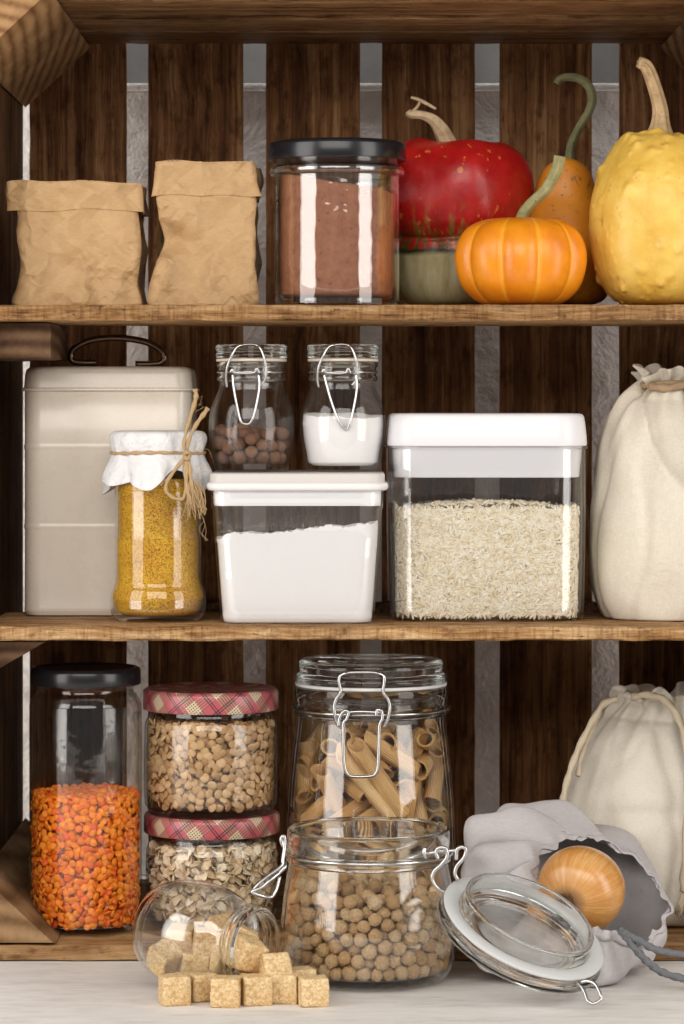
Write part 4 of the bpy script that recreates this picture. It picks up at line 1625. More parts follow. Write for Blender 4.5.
def lens_mesh(name, r, th, mat, n=14, m=8, seed=0, rim=.0):
    vf = ellipsoid(r, r, th, n, m, lambda v: Vector((v.x * (1 + .05 * noise.noise(v * 300 + Vector((seed, 0, 0)))), v.y * (1 + .05 * noise.noise(v * 300 + Vector((seed, 9, 0)))), v.z * (1 - .12 * (math.hypot(v.x, v.y) / r) ** 2))))
    return mesh_data(name, vf[0], vf[1], mat)


reds = [lens_mesh('red_lentil', .0028, .0012, red_mat, 12, 8, q) for q in range(3)]
g = np.random.default_rng(21)
core = plain('lentil_heart', (.62, .14, .014), .8)  # solid core, coloured darker to stand for shade between the lentils
wallr = lambda z: np.interp(z, [.004, .008, .014, .3], [50 * s, 53 * s, 54.0 * s, 54.0 * s])
fill_jar(reds, 'red_lentil', 'red_lentils', Vector(redj.location), wallr, .0055, zpx(791, Y, B), .0054, 3, g, .45, 'orange-red split lentil against the front of the tall jar', 'red lentil', 'red lentils in the tall jar',
         'orange-red lentils filling the tall black-lidded jar', red_mat, core, 'red_lentil_bed', 'orange-red lentils deep inside the tall jar', fill=.60)

# ---- two squat jars with tartan lids
t = NT('tartan_lid')
uv = t.coord('UV')
u, v, _ = t.sep(uv)
K = 1 / .026
p = t.math('MULTIPLY', t.math('ADD', u, t.math('MULTIPLY', v, .8)), K)
q = t.math('MULTIPLY', t.math('SUBTRACT', t.math('MULTIPLY', u, .8), t.math('MULTIPLY', v, 1.0)), K)


def band(x, c0, w):
    f = t.math('FRACT', x)
    d = t.math('ABSOLUTE', t.math('SUBTRACT', f, c0))
    return t.math('LESS_THAN', d, w)


pink = (.46, .095, .115)
cream_ = (.66, .53, .36)
dark = (.02, .010, .014)


def stripes(x, fq):
    return t.math('GREATER_THAN', t.math('SINE', t.math('MULTIPLY', x, 2 * PI * fq)), .0)


bp1, bq1 = band(p, .5, .21), band(q, .5, .21)
c1 = t.mix(bp1, pink, t.mix(t.math('MULTIPLY', stripes(p, 12), .62), (.50, .22, .17), dark))
c1 = t.mix(t.math('MULTIPLY', bq1, .5), c1, t.mix(t.math('MULTIPLY', stripes(q, 12), .75), (.52, .26, .20), dark))
both = t.math('MULTIPLY', bp1, bq1)
chk = t.math('MULTIPLY', stripes(p, 12), stripes(q, 12))
c1 = t.mix(both, c1, t.mix(chk, cream_, dark))
for X_ in (p, q):
    for c0 in (.02, .10):
        c1 = t.mix(t.math('MULTIPLY', band(X_, c0, .018), .85), c1, dark)
tartan = t.pbr(c1, .32, 0, None, Coat_Weight=.2)

brown_mat = grain_mat('brown_lentil_skin', [(0, (.40, .235, .105)), (.5, (.56, .355, .175)), (1, (.68, .46, .25))], .55, 300, .15)
browns = [lens_mesh('brown_lentil', .0035, .00115, brown_mat, 14, 8, q) for q in range(3)]
oat_mat = grain_mat('oat_flake_skin', [(0, (.74, .55, .33)), (.5, (.86, .70, .47)), (1, (.93, .83, .64))], .75, 260, .4)


def oat_mesh(seed):
    g2 = random.Random(seed)
    n, V, Fc = 14, [], []
    a, b = .0042 * g2.uniform(.85, 1.15), .0033 * g2.uniform(.85, 1.15)
    rim = [1 + .13 * math.sin(2 * t_ + seed) + .09 * math.sin(5 * t_ + seed * 2) for t_ in [2 * PI * i / n for i in range(n)]]
    for k, zz in ((1, .0004), (-1, -.0004)):
        for rr in (1.0, .6, .25):
            for i in range(n):
                t_ = 2 * PI * i / n
                x, y = a * rr * rim[i] * math.cos(t_), b * rr * rim[i] * math.sin(t_)
                crease = -.0005 * math.exp(-(y / .0006) ** 2) * k
                V.append((x, y, zz * (1.0 if rr < 1 else .5) + crease + .0013 * (y / b) ** 2 + .0006 * math.sin(x * 500 + seed)))
    def rg(side, k):
        return [side * 3 * n + k * n + i for i in range(n)]
    for side in (0, 1):
        for k in range(2):
            A, Bq = rg(side, k), rg(side, k + 1)
            for i in range(n):
                f = (A[i], A[(i + 1) % n], Bq[(i + 1) % n], Bq[i])
                Fc.append(f if side == 0 else f[::-1])
        f = tuple(rg(side, 2))
        Fc.append(f if side == 0 else f[::-1])
    A, Bq = rg(0, 0), rg(1, 0)
    for i in range(n):
        Fc.append((A[(i + 1) % n], A[i], Bq[i], Bq[(i + 1) % n]))
    return mesh_data('oat_flake', V, Fc, oat_mat)


oats = [oat_mesh(i) for i in range(5)]

Y = .085
s = S(Y)
HJ = .0   # stacked: lower jar on the floor, upper one on its lid
bpl = HOR - Z3 / s
lowj = simple_jar('oat_jar', 'squat glass jar of oat flakes with pink tartan lid, under the brown lentil jar', 212, Y, Z3,
                  [(56, bpl), (61, bpl - 2), (64.5, bpl - 9), (66, bpl - 20), (66, 856), (65, 846), (62.5, 840), (61, 836), (61, 826)], (68, 831, 811.5), tartan, GT2, uv=True)
zl = zpx(811.5, Y, Z3)
wl = lambda z: np.interp(z, [.004, .012, .02, .3], [58 * s, 62 * s, 63.5 * s, 63.5 * s])
g = np.random.default_rng(31)
core = plain('oat_heart', (.55, .42, .25), .9)  # core tone darker than the flakes: shade between them put into colour
fill_jar(oats, 'oat_flake', 'oat_flakes', Vector(lowj.location), wl, .0055, zpx(842, Y, Z3), .0072, 4, g, .8, 'pale rolled oat flake at the front of the lower tartan-lidded jar', 'oat flake', 'oat flakes in the lower tartan-lidded jar',
         'pale oat flakes filling the lower tartan-lidded jar', oat_mat, core, 'oat_bed', 'pale oat flakes deep inside the lower tartan-lidded jar', fill=.55, size=(.75, 1.05))
BU = Z3 + zl + .0003
bpu = HOR - BU / s
upj = simple_jar('lentil_jar', 'squat glass jar of brown lentils with pink tartan lid, stacked on the oat jar', 211, Y, BU,
                 [(56, bpu), (61, bpu - 1.5), (65, bpu - 7), (66.5, bpu - 16), (66.5, 735), (65.5, 722), (63, 716), (61, 711), (61, 701)], (68, 708.5, 687.5), tartan, GT2, uv=True)
wu = lambda z: np.interp(z, [.004, .010, .016, .3], [59 * s, 63 * s, 64.2 * s, 64.2 * s])
g = np.random.default_rng(33)
core = plain('brown_lentil_heart', (.30, .18, .09), .9)  # darker core colour takes the place of shade among the brown lentils
fill_jar(browns, 'brown_lentil', 'brown_lentils', Vector(upj.location), wu, .0055, zpx(718, Y, BU), .0067, 3, g, .33, 'flat brown lentil at the front of the upper tartan-lidded jar', 'brown lentil', 'brown lentils in the upper tartan-lidded jar',
         'brown lentils filling the upper tartan-lidded jar', brown_mat, core, 'brown_lentil_bed', 'brown lentils deep inside the upper tartan-lidded jar', fill=.62, size=(.8, 1.05))

# ---- tall clip jar of penne
Y = .092
s = S(Y)
B = Z3
C = 371
bp = HOR - B / s
root = thing('pasta_jar', 'tall glass clip-top jar of wholegrain penne, closed, behind the chickpea jar', 'jar', loc_of(C, Y, B))
body = [(72, bp), (79, bp - 2), (83, bp - 10), (84.5, bp - 24), (84.5, 850), (82.5, 800), (79, 760), (76, 735), (74.5, 722), (74.5, 714)]
mk('body', lathe(jar_prof(C, Y, B, body, .002, .006), 110), GT, root, auto=60)
z = lambda py: zpx(py, Y, B)
nr = [(72, 714), (75.5, 714), (77.6, 711), (77.6, 707.5), (75.5, 705), (75, 702), (76.5, 699), (77, 690), (76.4, 686), (73, 685), (71, 687), (71, 712), (72, 714)]
mk('rim', lathe([(a * s, z(b)) for a, b in nr], 110), GS, root, auto=50)
mk('gasket', lathe([(a * s, z(b)) for a, b in ((71, 684.6), (75.6, 684.6), (76, 683), (75.6, 681.6), (71, 681.6), (71, 684.6))], 80), gasket_white, root)
lp = [(0, 681.4), (66, 681.4), (74.5, 681.2), (75.8, 679), (75.8, 676.5), (74, 673.5), (71, 671), (71.4, 669), (72.2, 666.5), (72.2, 662.5), (71, 660), (68, 658.6), (58, 658.3), (40, 659.0), (34, 660.6), (0, 661)]
mk('lid', lathe([(a * s, z(b)) for a, b in lp], 110), GS, root, auto=50)
k = .2778
Zx = lambda x, y: (280 + x * k, 640 + y * k)
yf = Y - 76 * s
loop = [Zx(222, 318) + (yf - .003,), Zx(203, 290) + (yf - .003,), Zx(195, 243) + (yf - .003,), Zx(203, 212) + (yf - .003,), Zx(219, 186) + (yf - .003,), Zx(212, 150) + (yf - .0035,), Zx(218, 126) + (yf - .003,), Zx(245, 118) + (yf - .001,), Zx(300, 116) + (yf - .001,), Zx(345, 118) + (yf - .001,), Zx(374, 128) + (yf - .003,), Zx(375, 155) + (yf - .0035,), Zx(371, 188) + (yf - .003,), Zx(388, 212) + (yf - .003,), Zx(396, 243) + (yf - .003,), Zx(388, 285) + (yf - .003,), Zx(374, 315) + (yf - .003,)]
lever = [Zx(210, 312), Zx(215, 280), Zx(232, 255), Zx(246, 262), Zx(240, 285), Zx(228, 305), Zx(228, 380), Zx(232, 450), Zx(244, 484), Zx(268, 492), Zx(320, 491), Zx(342, 484), Zx(352, 460), Zx(356, 380), Zx(358, 310), Zx(368, 285), Zx(366, 258), Zx(350, 252), Zx(346, 275)]
lever = [a + (yf - .005,) for a in lever]
wire_clasp(root, C, Y, B, loop, lever, 707.5, 78.0, .00115, bar=[Zx(228, 262) + (yf - .004,), Zx(290, 258) + (yf - .004,), Zx(372, 262) + (yf - .004,)])

t = NT('wholegrain_pasta')
c = t.coord()
r = t.rnd()
n1 = t.noise(t.mapv(c, (160, 160, 60)), 1, 3, .6)
fl = t.noise(c, 700, 2, .7)
col = t.ramp(t.math('ADD', t.math('MULTIPLY', n1, .6), t.math('MULTIPLY', r, .4)), [(.25, (.60, .335, .12)), (.5, (.74, .46, .19)), (.78, (.84, .59, .30))])
col = t.mix(t.bw(fl, .66, .74), col, (.22, .11, .045))
px_, py_, pz_ = t.sep(c)
rib = t.math('ADD', t.math('MULTIPLY', t.math('SINE', t.math('MULTIPLY', t.math('ARCTAN2', py_, px_), 26)), .5), .5)
col = t.mix(t.math('MULTIPLY', t.bw(rib, .45, .05), .5), col, t.mix(1, col, (.55, .48, .42), 'MULTIPLY'))
pasta_mat = t.pbr(col, .5, 0, t.bump(rib, .7, .0006, t.bump(n1, .2, .0006)), Specular_IOR_Level=.3)


def penne_mesh(L, R, seed):
    n = 40
    rings = []
    Ri = R * .74
    def pt(a, rr, zc, sgn):
        x, y = rr * math.cos(a), rr * math.sin(a)
        return Vector((x + .0006 * math.sin(zc * 60 + seed), y, zc + x * .9))
    for i in range(9):
        zc = -L / 2 + L * i / 8
        rings.append([pt(2 * PI * j / n, R * (1 + (.030 if j % 2 else -.030)), zc, 1) for j in range(n)])
    for i in range(8, -1, -1):
        zc = -L / 2 + L * i / 8
        rings.append([pt(2 * PI * j / n, Ri, zc, -1) for j in range(n)])
    vf = loft(rings, False, False, True)
    me = mesh_data('penne', vf[0], vf[1], pasta_mat)
    me.set_sharp_from_angle(angle=math.radians(60))
    return me


pennes = [penne_mesh(.044, .0059, 0), penne_mesh(.039, .0057, 2), penne_mesh(.048, .0058, 4)]
wallp = lambda zz: np.interp(zz, [0, .01, zpx(850, Y, B), zpx(800, Y, B), zpx(760, Y, B), zpx(735, Y, B), zpx(714, Y, B)], [74 * s, 80 * s, 82 * s, 80 * s, 76.5 * s, 73.5 * s, 71.5 * s])
plab = 'ridged wholegrain penne tube in the tall clip-top jar'
pgrp = 'penne tubes in the tall clip-top jar'
o0 = Vector(root.location)


def put_penne(A, Bq, i, spin):
    d = Bq - A
    me = pennes[i % 3]
    L0 = (.044, .039, .048)[i % 3]
    q = d.to_track_quat('Z', 'Y') @ Quaternion((0, 0, 1), spin)
    put(me, 'penne', (A + Bq) / 2, q, (1, 1, d.length / L0), plab, 'penne', pgrp)


def on_glass(px, py, inset):
    """a point just inside the front of the jar at this place"""
    zz = zpx(py, Y, B)
    R = float(wallp(zz)) - inset
    x = (px - C) * s
    x = max(-R, min(R, x))
    yy = -math.sqrt(max(0, R * R - x * x))
    return o0 + Vector((x, yy, zz))


man = [(275, 355, 425, 575, .006), (222, 385, 395, 590, .009), (310, 335, 500, 470, .014), (150, 450, 208, 585, .006), (55, 470, 45, 640, .006), (90, 470, 85, 640, .007), (95, 640, 190, 560, .010), (175, 650, 290, 580, .008), (262, 650, 400, 585, .008),
       (440, 640, 478, 480, .007), (505, 650, 480, 520, .012), (520, 345, 585, 395, .007), (500, 450, 575, 410, .010), (545, 560, 592, 460, .007), (385, 345, 440, 420, .012), (240, 335, 330, 320, .012), (55, 420, 130, 370, .008), (110, 520, 150, 560, .014), (310, 540, 215, 500, .016), (560, 640, 610, 650, .007), (560, 590, 590, 600, .012),
       (300, 300, 390, 345, .020), (180, 370, 240, 420, .013), (420, 560, 300, 560, .018), (60, 690, 130, 650, .008), (150, 700, 250, 680, .008), (300, 700, 420, 660, .008), (450, 700, 520, 660, .008), (560, 720, 600, 660, .008)]
for i, (x0, y0, x1, y1, ins) in enumerate(man):
    a = on_glass(*Zx(x0, y0), ins)
    b = on_glass(*Zx(x1, y1), ins)
    m = (a + b) / 2
    d = (b - a)
    if d.length < .036:
        depth = Vector((0, 1, 0)) * math.sqrt(max(0, .038 ** 2 - d.length ** 2))
        b = b + depth
        d = b - a
    put_penne(a, b, i, random.uniform(0, 6.28))
r2 = random.Random(17)
for i in range(120):
    zz = r2.uniform(.010, zpx(738, Y, B))
    if i < 60:
        R = float(wallp(zz)) - .007
        th = r2.uniform(0, 2 * PI)
        if -PI * .93 < math.atan2(math.sin(th), math.cos(th)) < -PI * .07 and zz > zpx(850, Y, B):
            th = -th
        n = Vector((math.cos(th), math.sin(th), 0))
        tz = Vector((-n.y, n.x, 0)) * r2.uniform(-1, 1) + Vector((0, 0, 1)) * r2.uniform(-.8, 1)
        c_ = n * (R - .002)
        tz.normalize()
    else:
        R = float(wallp(zz)) * .55
        th = r2.uniform(0, 2 * PI)
        c_ = Vector((math.cos(th), math.sin(th), 0)) * R * math.sqrt(r2.random())
        tz = Vector((r2.gauss(0, 1), r2.gauss(0, 1), r2.gauss(0, .6))).normalized()
    c_.z = zz
    a, b = c_ - tz * .020, c_ + tz * .020
    for e in (a, b):
        e.z = max(.011, min(e.z, zpx(728, Y, B)))
        R = float(wallp(e.z)) - .0065
        rr = math.hypot(e.x, e.y)
        if rr > R:
            e.x *= R / rr
            e.y *= R / rr
    if (b - a).length > .025:
        put_penne(o0 + a, o0 + b, i, r2.uniform(0, 6.28))

# ---- cotton bag at the back on the right
Yc = .120


def fold_b(p, th, f):
    s = S(p.y)
    px, py = p.x / s + CX, HOR - p.z / s
    if p.y < Yc:
        e = py - (720 + .10 * (px - 620))
        a = math.exp(-((px - 640) / 60) ** 2)
        p.y += .007 * a * math.exp(-(e / 9) ** 2) * (1 if e < 0 else .45)
        p.y += .007 * math.exp(-(((px - 588) / 12) ** 2 + ((py - 770) / 14) ** 2))
        p.y += .004 * math.exp(-(((px - 640) / 50) ** 2 + ((py - 815) / 10) ** 2))
    if p.z < Z3 + .0006:
        p.z = Z3 + .0006
    return p


fb = 405 + .351 * 3077 / (2 + Yc)
st = [(600, 716, fb - .5, Yc, .04, 2.4, 0), (586, 744, fb - .5, Yc, .055, 2.6, 0), (574, 752, fb - 8, Yc, .064, 2.6, 0), (567, 756, 880, Yc, .068, 2.5, 0), (564, 758, 840, Yc, .069, 2.4, 0), (563, 756, 805, Yc, .066, 2.3, .0002), (572, 748, 775, Yc, .060, 2.2, .0006),
      (584, 738, 745, Yc, .050, 2.1, .0009), (600, 724, 722, Yc, .040, 2, .0015), (614, 712, 706, Yc, .031, 2, .0022), (620, 707, 699, Yc, .027, 2, .0024), (616, 710, 694, Yc, .030, 2, .0028), (620, 706, 690.5, Yc, .028, 2, .0028), (630, 700, 696, Yc, .02, 2, .002), (640, 692, 706, Yc, .015, 2, .001)]
root = thing('cotton_bag', 'pale cotton drawstring bag at bottom right, behind the grey bag with the onion', 'drawstring bag', loc_of(662, Yc, Z3))
o = Vector(root.location)
vf = loft(bag_rings(st, 150, fold_b, 5.0))
mk('body', ([Vector(v) - o for v in vf[0]], vf[1]), cotton2, root, auto=80)
cord_c = twine_mat('cream_cord', (.44, .36, .25), (.60, .51, .38))
cords = [tube([P(x, y, yy) - o for x, y, yy in pts], rr, 8, 7, rk=twisted) for pts, rr in (
    ([(618, 699, .08), (604, 704, .078), (592, 722, .072), (580, 745, .066), (572, 765, .058), (566, 785, .055), (562, 803, .052), (558, 815, .055)], .0021),
    ([(632, 697, .086), (648, 695, .080), (664, 700, .072), (676, 714, .064), (684, 735, .058), (688, 770, .050), (687, 820, .045), (684, 870, .045), (683, 892, .044)], .0024),
    ([(600, 712, .08), (588, 738, .074), (580, 760, .066), (578, 776, .06)], .0016))]
mk('drawstring', join_vf(*cords), cord_c, root)
fr = []
for i in range(46):
    x = r2.uniform(674, 692)
    fr.append(tube([P(683, 890, .044) - o, P(x * .5 + 683 * .5, 903, .043) - o, P(x, 913 + r2.uniform(-3, 6), .042 + r2.uniform(-.002, .004)) - o], .00035, 4, 3))
mk('tassel', join_vf(*fr), cord_c, root)

# ================================================================== on the table in front
# ---- open clip jar of chickpeas
Y = -.058
s = S(Y)
B = ZT
C = 368.5
bp = HOR - B / s
root = thing('chickpea_jar', 'round open clip-top jar full of chickpeas, standing on the white table', 'jar', loc_of(C, Y, B))
body = [(70, bp), (76, bp - 2), (82, bp - 9), (86, bp - 22), (88, bp - 40), (87.5, bp - 58), (85.5, bp - 78), (83, bp - 96), (80.5, bp - 110), (79.5, bp - 117)]
mk('body', lathe(jar_prof(C, Y, B, body, .0022, .0065), 120), GT, root, auto=60)
z = lambda kk: zpx(bp - kk, Y, B)
nr = [(77.5, 117), (80.5, 117.4), (82.6, 119.5), (82.8, 122.5), (81, 125), (80.4, 128), (81.2, 131), (81.4, 140), (81.4, 147), (80.6, 150.5), (78.6, 151.6), (76.8, 150.2), (76.4, 147), (76.4, 120), (77.5, 117)]
mk('rim', lathe([(a * s, z(b)) for a, b in nr], 120), GS, root, auto=50)
o = Vector(root.location)
rg = [(83.4 * s * math.cos(a), 83.4 * s * math.sin(a), z(126.5)) for a in [2 * PI * i / 32 for i in range(32)]]
yl, yr = Y - .012, Y - .020
X_ = lambda x, y, yy: P(x, y, yy) - o
left = [X_(288, 853, Y - .030), X_(283, 846, Y - .034), X_(281, 839, Y - .034), X_(284, 836, Y - .034), X_(285, 843, Y - .034), X_(283, 858, Y - .036), X_(281, 866, Y - .038), X_(268, 876, Y - .042), X_(258, 884, Y - .045), X_(252, 891, Y - .047)]
left2 = [X_(284, 862, Y - .036), X_(285, 867, Y - .039), X_(279, 873, Y - .040), X_(270, 880, Y - .044), X_(262, 887, Y - .046), X_(252, 892, Y - .048), X_(262, 896, Y - .046), X_(271, 897, Y - .042), X_(276, 890, Y - .040), X_(280, 876, Y - .036)]
right = [X_(422, 853.5, Y - .044), X_(430, 853, Y - .046), X_(440, 851, Y - .046), X_(448, 851, Y - .046), X_(457, 850, Y - .046)]
hook = lambda dx, dy, yy: [X_(438 + dx, 859 + dy, yy), X_(436 + dx, 852 + dy, yy), X_(440 + dx, 847.5 + dy, yy), X_(446 + dx, 849 + dy, yy), X_(447 + dx, 857 + dy, yy), X_(442 + dx, 864 + dy, yy), X_(434 + dx, 872 + dy, yy), X_(432.5 + dx, 880 + dy, yy), X_(437 + dx, 888 + dy, yy), X_(446 + dx, 893 + dy, yy)]
hook2 = [X_(456, 860, Y - .046), X_(457, 850, Y - .046), X_(462, 847, Y - .046), X_(466, 850, Y - .046), X_(464, 858, Y - .046), X_(457, 866, Y - .046), X_(455, 874, Y - .046), X_(458, 880, Y - .046)]
wr = .00115
w = mk('wire_bail', join_vf(tube(rg, wr, 8, 4, True), tube(right, wr, 8, 5), tube([X_(425, 848, Y - .045), X_(424, 853, Y - .046), X_(426, 858, Y - .045)], wr * 1.2, 8, 5)), steel, root)
mk('clasp', join_vf(tube(left, wr, 8, 6), tube(left2, wr, 8, 6)), steel, w)
mk('hook', tube(hook(0, 0, Y - .048), wr * 1.1, 8, 6), steel, w)
mk('hook', tube(hook2, wr * 1.1, 8, 6), steel, w)

def chick_extra(t, c, col):
    w = t.math('ABSOLUTE', t.math('SUBTRACT', t.noise(c, 1.9, 3, .6), .5))
    return t.mix(t.bw(w, .035, .0), col, t.mix(1, col, (.86, .80, .73), 'MULTIPLY'))


chick_mat = grain_mat('chickpea_skin', [(0, (.72, .44, .20)), (.4, (.88, .59, .30)), (.8, (.94, .70, .42)), (1, (.90, .59, .28))], .6, 4.5, .6, chick_extra, .35)
chicks = []
for q in range(5):
    def cf(v, q=q):
        n = v.normalized()
        k = 1 + .10 * noise.noise(n * 1.8 + Vector((q * 7, 0, 0))) + .07 * noise.noise(n * 4.0 + Vector((0, q * 7, 0))) - .11 * max(0, .25 - abs(noise.noise(n * 2.6 + Vector((q * 3, 1, 0))))) / .25
        groove = math.exp(-(n.y / .22) ** 2) * max(0, -n.x)
        k -= .10 * groove
        beak = math.exp(-((n - Vector((0, 0, 1))).length / .32) ** 2)
        k += .20 * beak
        return v * k
    vf = ellipsoid(.97, 1, .97, 28, 20, cf)
    chicks.append(mesh_data('chickpea', vf[0], vf[1], chick_mat))
wallc = lambda zz: np.interp(zz, [0, z(2), z(9), z(22), z(40), z(58), z(78), z(96), z(110), z(150)], [70 * s, 74 * s, 79 * s, 82.5 * s, 84.3 * s, 84 * s, 82 * s, 79.5 * s, 77 * s, 75 * s])
Xc, Rc = pack_balls(770, .0039, .0051, wallc, .0068, iters=190, zspread=.085, seed=12, pull=.0004)
g = np.random.default_rng(14)
order = np.argsort(Xc[:, 1] - np.where(Xc[:, 2] > np.quantile(Xc[:, 2], .90), .05, 0))
mass = []
for rank, i in enumerate(order):
    q = rand_rot(g)
    if rank < 300:
        put(chicks[i % 5], 'chickpea', o + Vector(Xc[i]), q, (Rc[i],) * 3, 'beige dried chickpea in the open clip-top jar', 'chickpea', 'chickpeas in the open clip-top jar')
    else:
        mass.append((int(i % 5), TRS(o + Vector(Xc[i]), q, (Rc[i],) * 3)))
put_mass('chickpeas', chicks, mass, chick_mat, 'beige dried chickpeas filling the back of the open clip-top jar', 'chickpeas')

gasket_clear = plain('milky_rubber', (.78, .79, .79), .5, 0, Transmission_Weight=.25)
# ---- the jar's loose glass lid, leaning on the grey bag
nrm = Vector((.36, -.33, .872)).normalized()
cen = P(523, 929, -.118)
rot = nrm.to_track_quat('Z', 'Y')
s = S(-.112)
root = thing('jar_lid', 'round glass jar lid with white rubber ring, leaning on the grey bag before the onion', 'lid', cen, rot)
gp = [(0, -.0055), (.030, -.0055), (.0335, -.0060), (.036, -.0088), (.044, -.0098), (.0505, -.0096), (.0532, -.0082), (.0538, -.0060), (.0530, -.0040), (.0520, -.0030), (.0526, -.0018), (.0520, -.0004), (.050, 0), (.0430, 0), (.0425, .0020), (.0422, .0105), (.0416, .0122), (.0402, .0125), (.0392, .0112), (.0386, .0010), (.0370, -.0022), (.030, -.0030), (0, -.0030)]
mk('glass_disc', lathe(crom(gp[1:-1], 3)[0:0] + [tuple(p) for p in ([gp[0]] + crom(gp[1:-1], 3) + [gp[-1]])], 120), GS, root, auto=60)
mk('rubber_ring', lathe([(.0432, .0002), (.0516, .0002), (.0526, .0008), (.0526, .0016), (.0516, .0024), (.0440, .0028), (.0430, .0020), (.0432, .0002)], 120), gasket_clear, root, auto=60)
Mi = Matrix.LocRotScale(cen, rot, None).inverted()
lp = [P(573, 978, -.150), P(579, 984, -.156), P(584, 991, -.160), P(588, 1001, -.164), P(594, 1003.5, -.165), P(601, 999, -.164), P(600, 993, -.162), P(595, 984, -.158), P(588, 981, -.155), P(581, 982, -.153)]
mk('wire_loop', tube([Mi @ p for p in lp], .0010, 8, 6), steel, root)

# ---- tipped jar with sugar cubes
ax = Vector((.80, -.595, -.05)).normalized()
Yj = -.093
cen = P(196, 933, Yj)
rot = ax.to_track_quat('Z', 'Y')
R = .0333
s = S(Yj)
root = thing('tipped_jar', 'small round glass jar lying on its side, spilling brown sugar cubes on the table', 'jar', (cen.x, cen.y, ZT + R + .0004), rot)
o = Vector(root.location)
outp = [(0, -.0330), (.016, -.0335), (.0215, -.0330), (.0265, -.0290), (.0310, -.0200), (.0330, -.008), (.0333, .003), (.0320, .014), (.0282, .0240), (.0240, .0300), (.0222, .0335), (.0222, .0375)]
op = [tuple(p) for p in [outp[0]] + crom(outp[1:], 4)]
ip = [(max(r_ - .0017, 0), z_ + (.0022 if z_ < -.02 else 0)) for r_, z_ in op][::-1]
ip[-1] = (0, -.0300)
GTJ = glass_thin('tipped_jar_glass', (1, 1, 1), (.70, .73, .72), k=1.7)
mk('body', lathe(op + ip, 96), GTJ, root, auto=60)
nr = [(.0206, .0368), (.0226, .0366), (.0246, .0378), (.0252, .0396), (.0246, .0416), (.0232, .0424), (.0234, .0440), (.0244, .0452), (.0240, .0468), (.0222, .0476), (.0206, .0468), (.0202, .0450), (.0202, .0380), (.0206, .0368)]
mk('rim', lathe(nr, 96), GS, root, auto=60)

t = NT('brown_sugar')
c = t.coord()
vv = t.voro(c, 950, 'F1', 'Color')
vr = t.sep(vv)[0]
n1 = t.noise(c, 120, 3, .6)
r = t.rnd()
col = t.ramp(t.math('ADD', t.math('MULTIPLY', vr, .45), t.math('ADD', t.math('MULTIPLY', n1, .4), t.math('MULTIPLY', r, .15))), [(.2, (.52, .31, .12)), (.5, (.72, .50, .25)), (.8, (.86, .69, .42))])
sugar_mat = t.pbr(col, .6, 0, t.bump(vr, .75, .0013), Subsurface_Weight=.15, Subsurface_Radius=(.004, .0025, .001), Subsurface_Scale=.6)


def sugar_mesh(seed, a, b, c_):
    V, Fc = ngrid_box(-a, a, -b, b, -c_, c_, 14, 14, 14, .0004, seed, .0010)
    V = [Vector(v) for v in V]
    out = []
    for v in V:
        m = Vector((max(-a * .84, min(a * .84, v.x)), max(-b * .84, min(b * .84, v.y)), max(-c_ * .84, min(c_ * .84, v.z))))
        d = v - m
        if d.length > 1e-6:
            lim = a * .16
            d = d.normalized() * min(d.length, lim * (1 + .25 * noise.noise(v * 260 + Vector((seed * 9, 0, 0)))))
            v = m + d
        v = v + v.normalized() * (.00045 * noise.noise(v * 900 + Vector((seed, 0, 0))) + .0005 * noise.noise(v * 240 + Vector((0, seed, 0))))
        out.append(v)
    return mesh_data('sugar_cube', out, Fc, sugar_mat)


h0 = .0088
sug = [sugar_mesh(i + 1.0, h0, h0 * .97, h0 * 1.0) for i in range(4)]


def sugar(px, pyb, Yc_, rz, label, group, z=None, tilt=None, i=0, sc=1.0):
    p = P(px, 0, Yc_)
    q = Quaternion((0, 0, 1), math.radians(rz))
    if tilt is not None:
        q = Quaternion(Vector(tilt[0]).normalized(), math.radians(tilt[1])) @ q
    put(sug[i % 4], 'sugar_cube', Vector((p.x, p.y, (ZT + h0 * sc * .99) if z is None else z)), q, (sc,) * 3, label, 'sugar cube', group)


# spilled on the table, left to right
G = 'sugar cubes spilled on the table'
yr = -.140
sugar(174.5, 0, yr, 14, 'leftmost brown sugar cube of those on the table, before the tipped jar', G, i=0)
sugar(201, 0, yr + .012, 28, 'brown sugar cube turned behind the leftmost pair, below the tipped jar', G, i=1, sc=.95)
sugar(226.5, 0, yr - .006, -6, 'brown sugar cube standing furthest forward, third along the row on the table', G, i=2)
sugar(256, 0, yr, 12, 'brown sugar cube in the middle of the row, under the heap from the jar mouth', G, i=3)
sugar(285, 0, yr + .006, -12, 'brown sugar cube second from the right end of the row, near the chickpea jar', G, i=0)
sugar(313, 0, yr - .004, 9, 'rightmost brown sugar cube of the row, before the chickpea jar', G, i=1, sc=.98)
sugar(243, 0, yr + .022, 30, 'brown sugar cube half hidden between two row cubes, just below the jar rim', G, i=2)
sugar(300, 0, yr + .028, 20, 'brown sugar cube lying flat behind the right end of the row, touching the chickpea jar', G, i=3, sc=.95)
# sliding out of the mouth
sugar(274, 0, yr + .012, 22, 'brown sugar cube perched on top of the row, slid out of the jar mouth', G, z=P(0, 971, yr + .012).z, tilt=((1, .4, 0), -32), i=1)
sugar(246, 0, -.126, 30, 'brown sugar cube resting half inside the mouth of the tipped jar', G, z=P(0, 953, -.126).z, tilt=((.3, 1, .2), 28), i=2, sc=1.05)
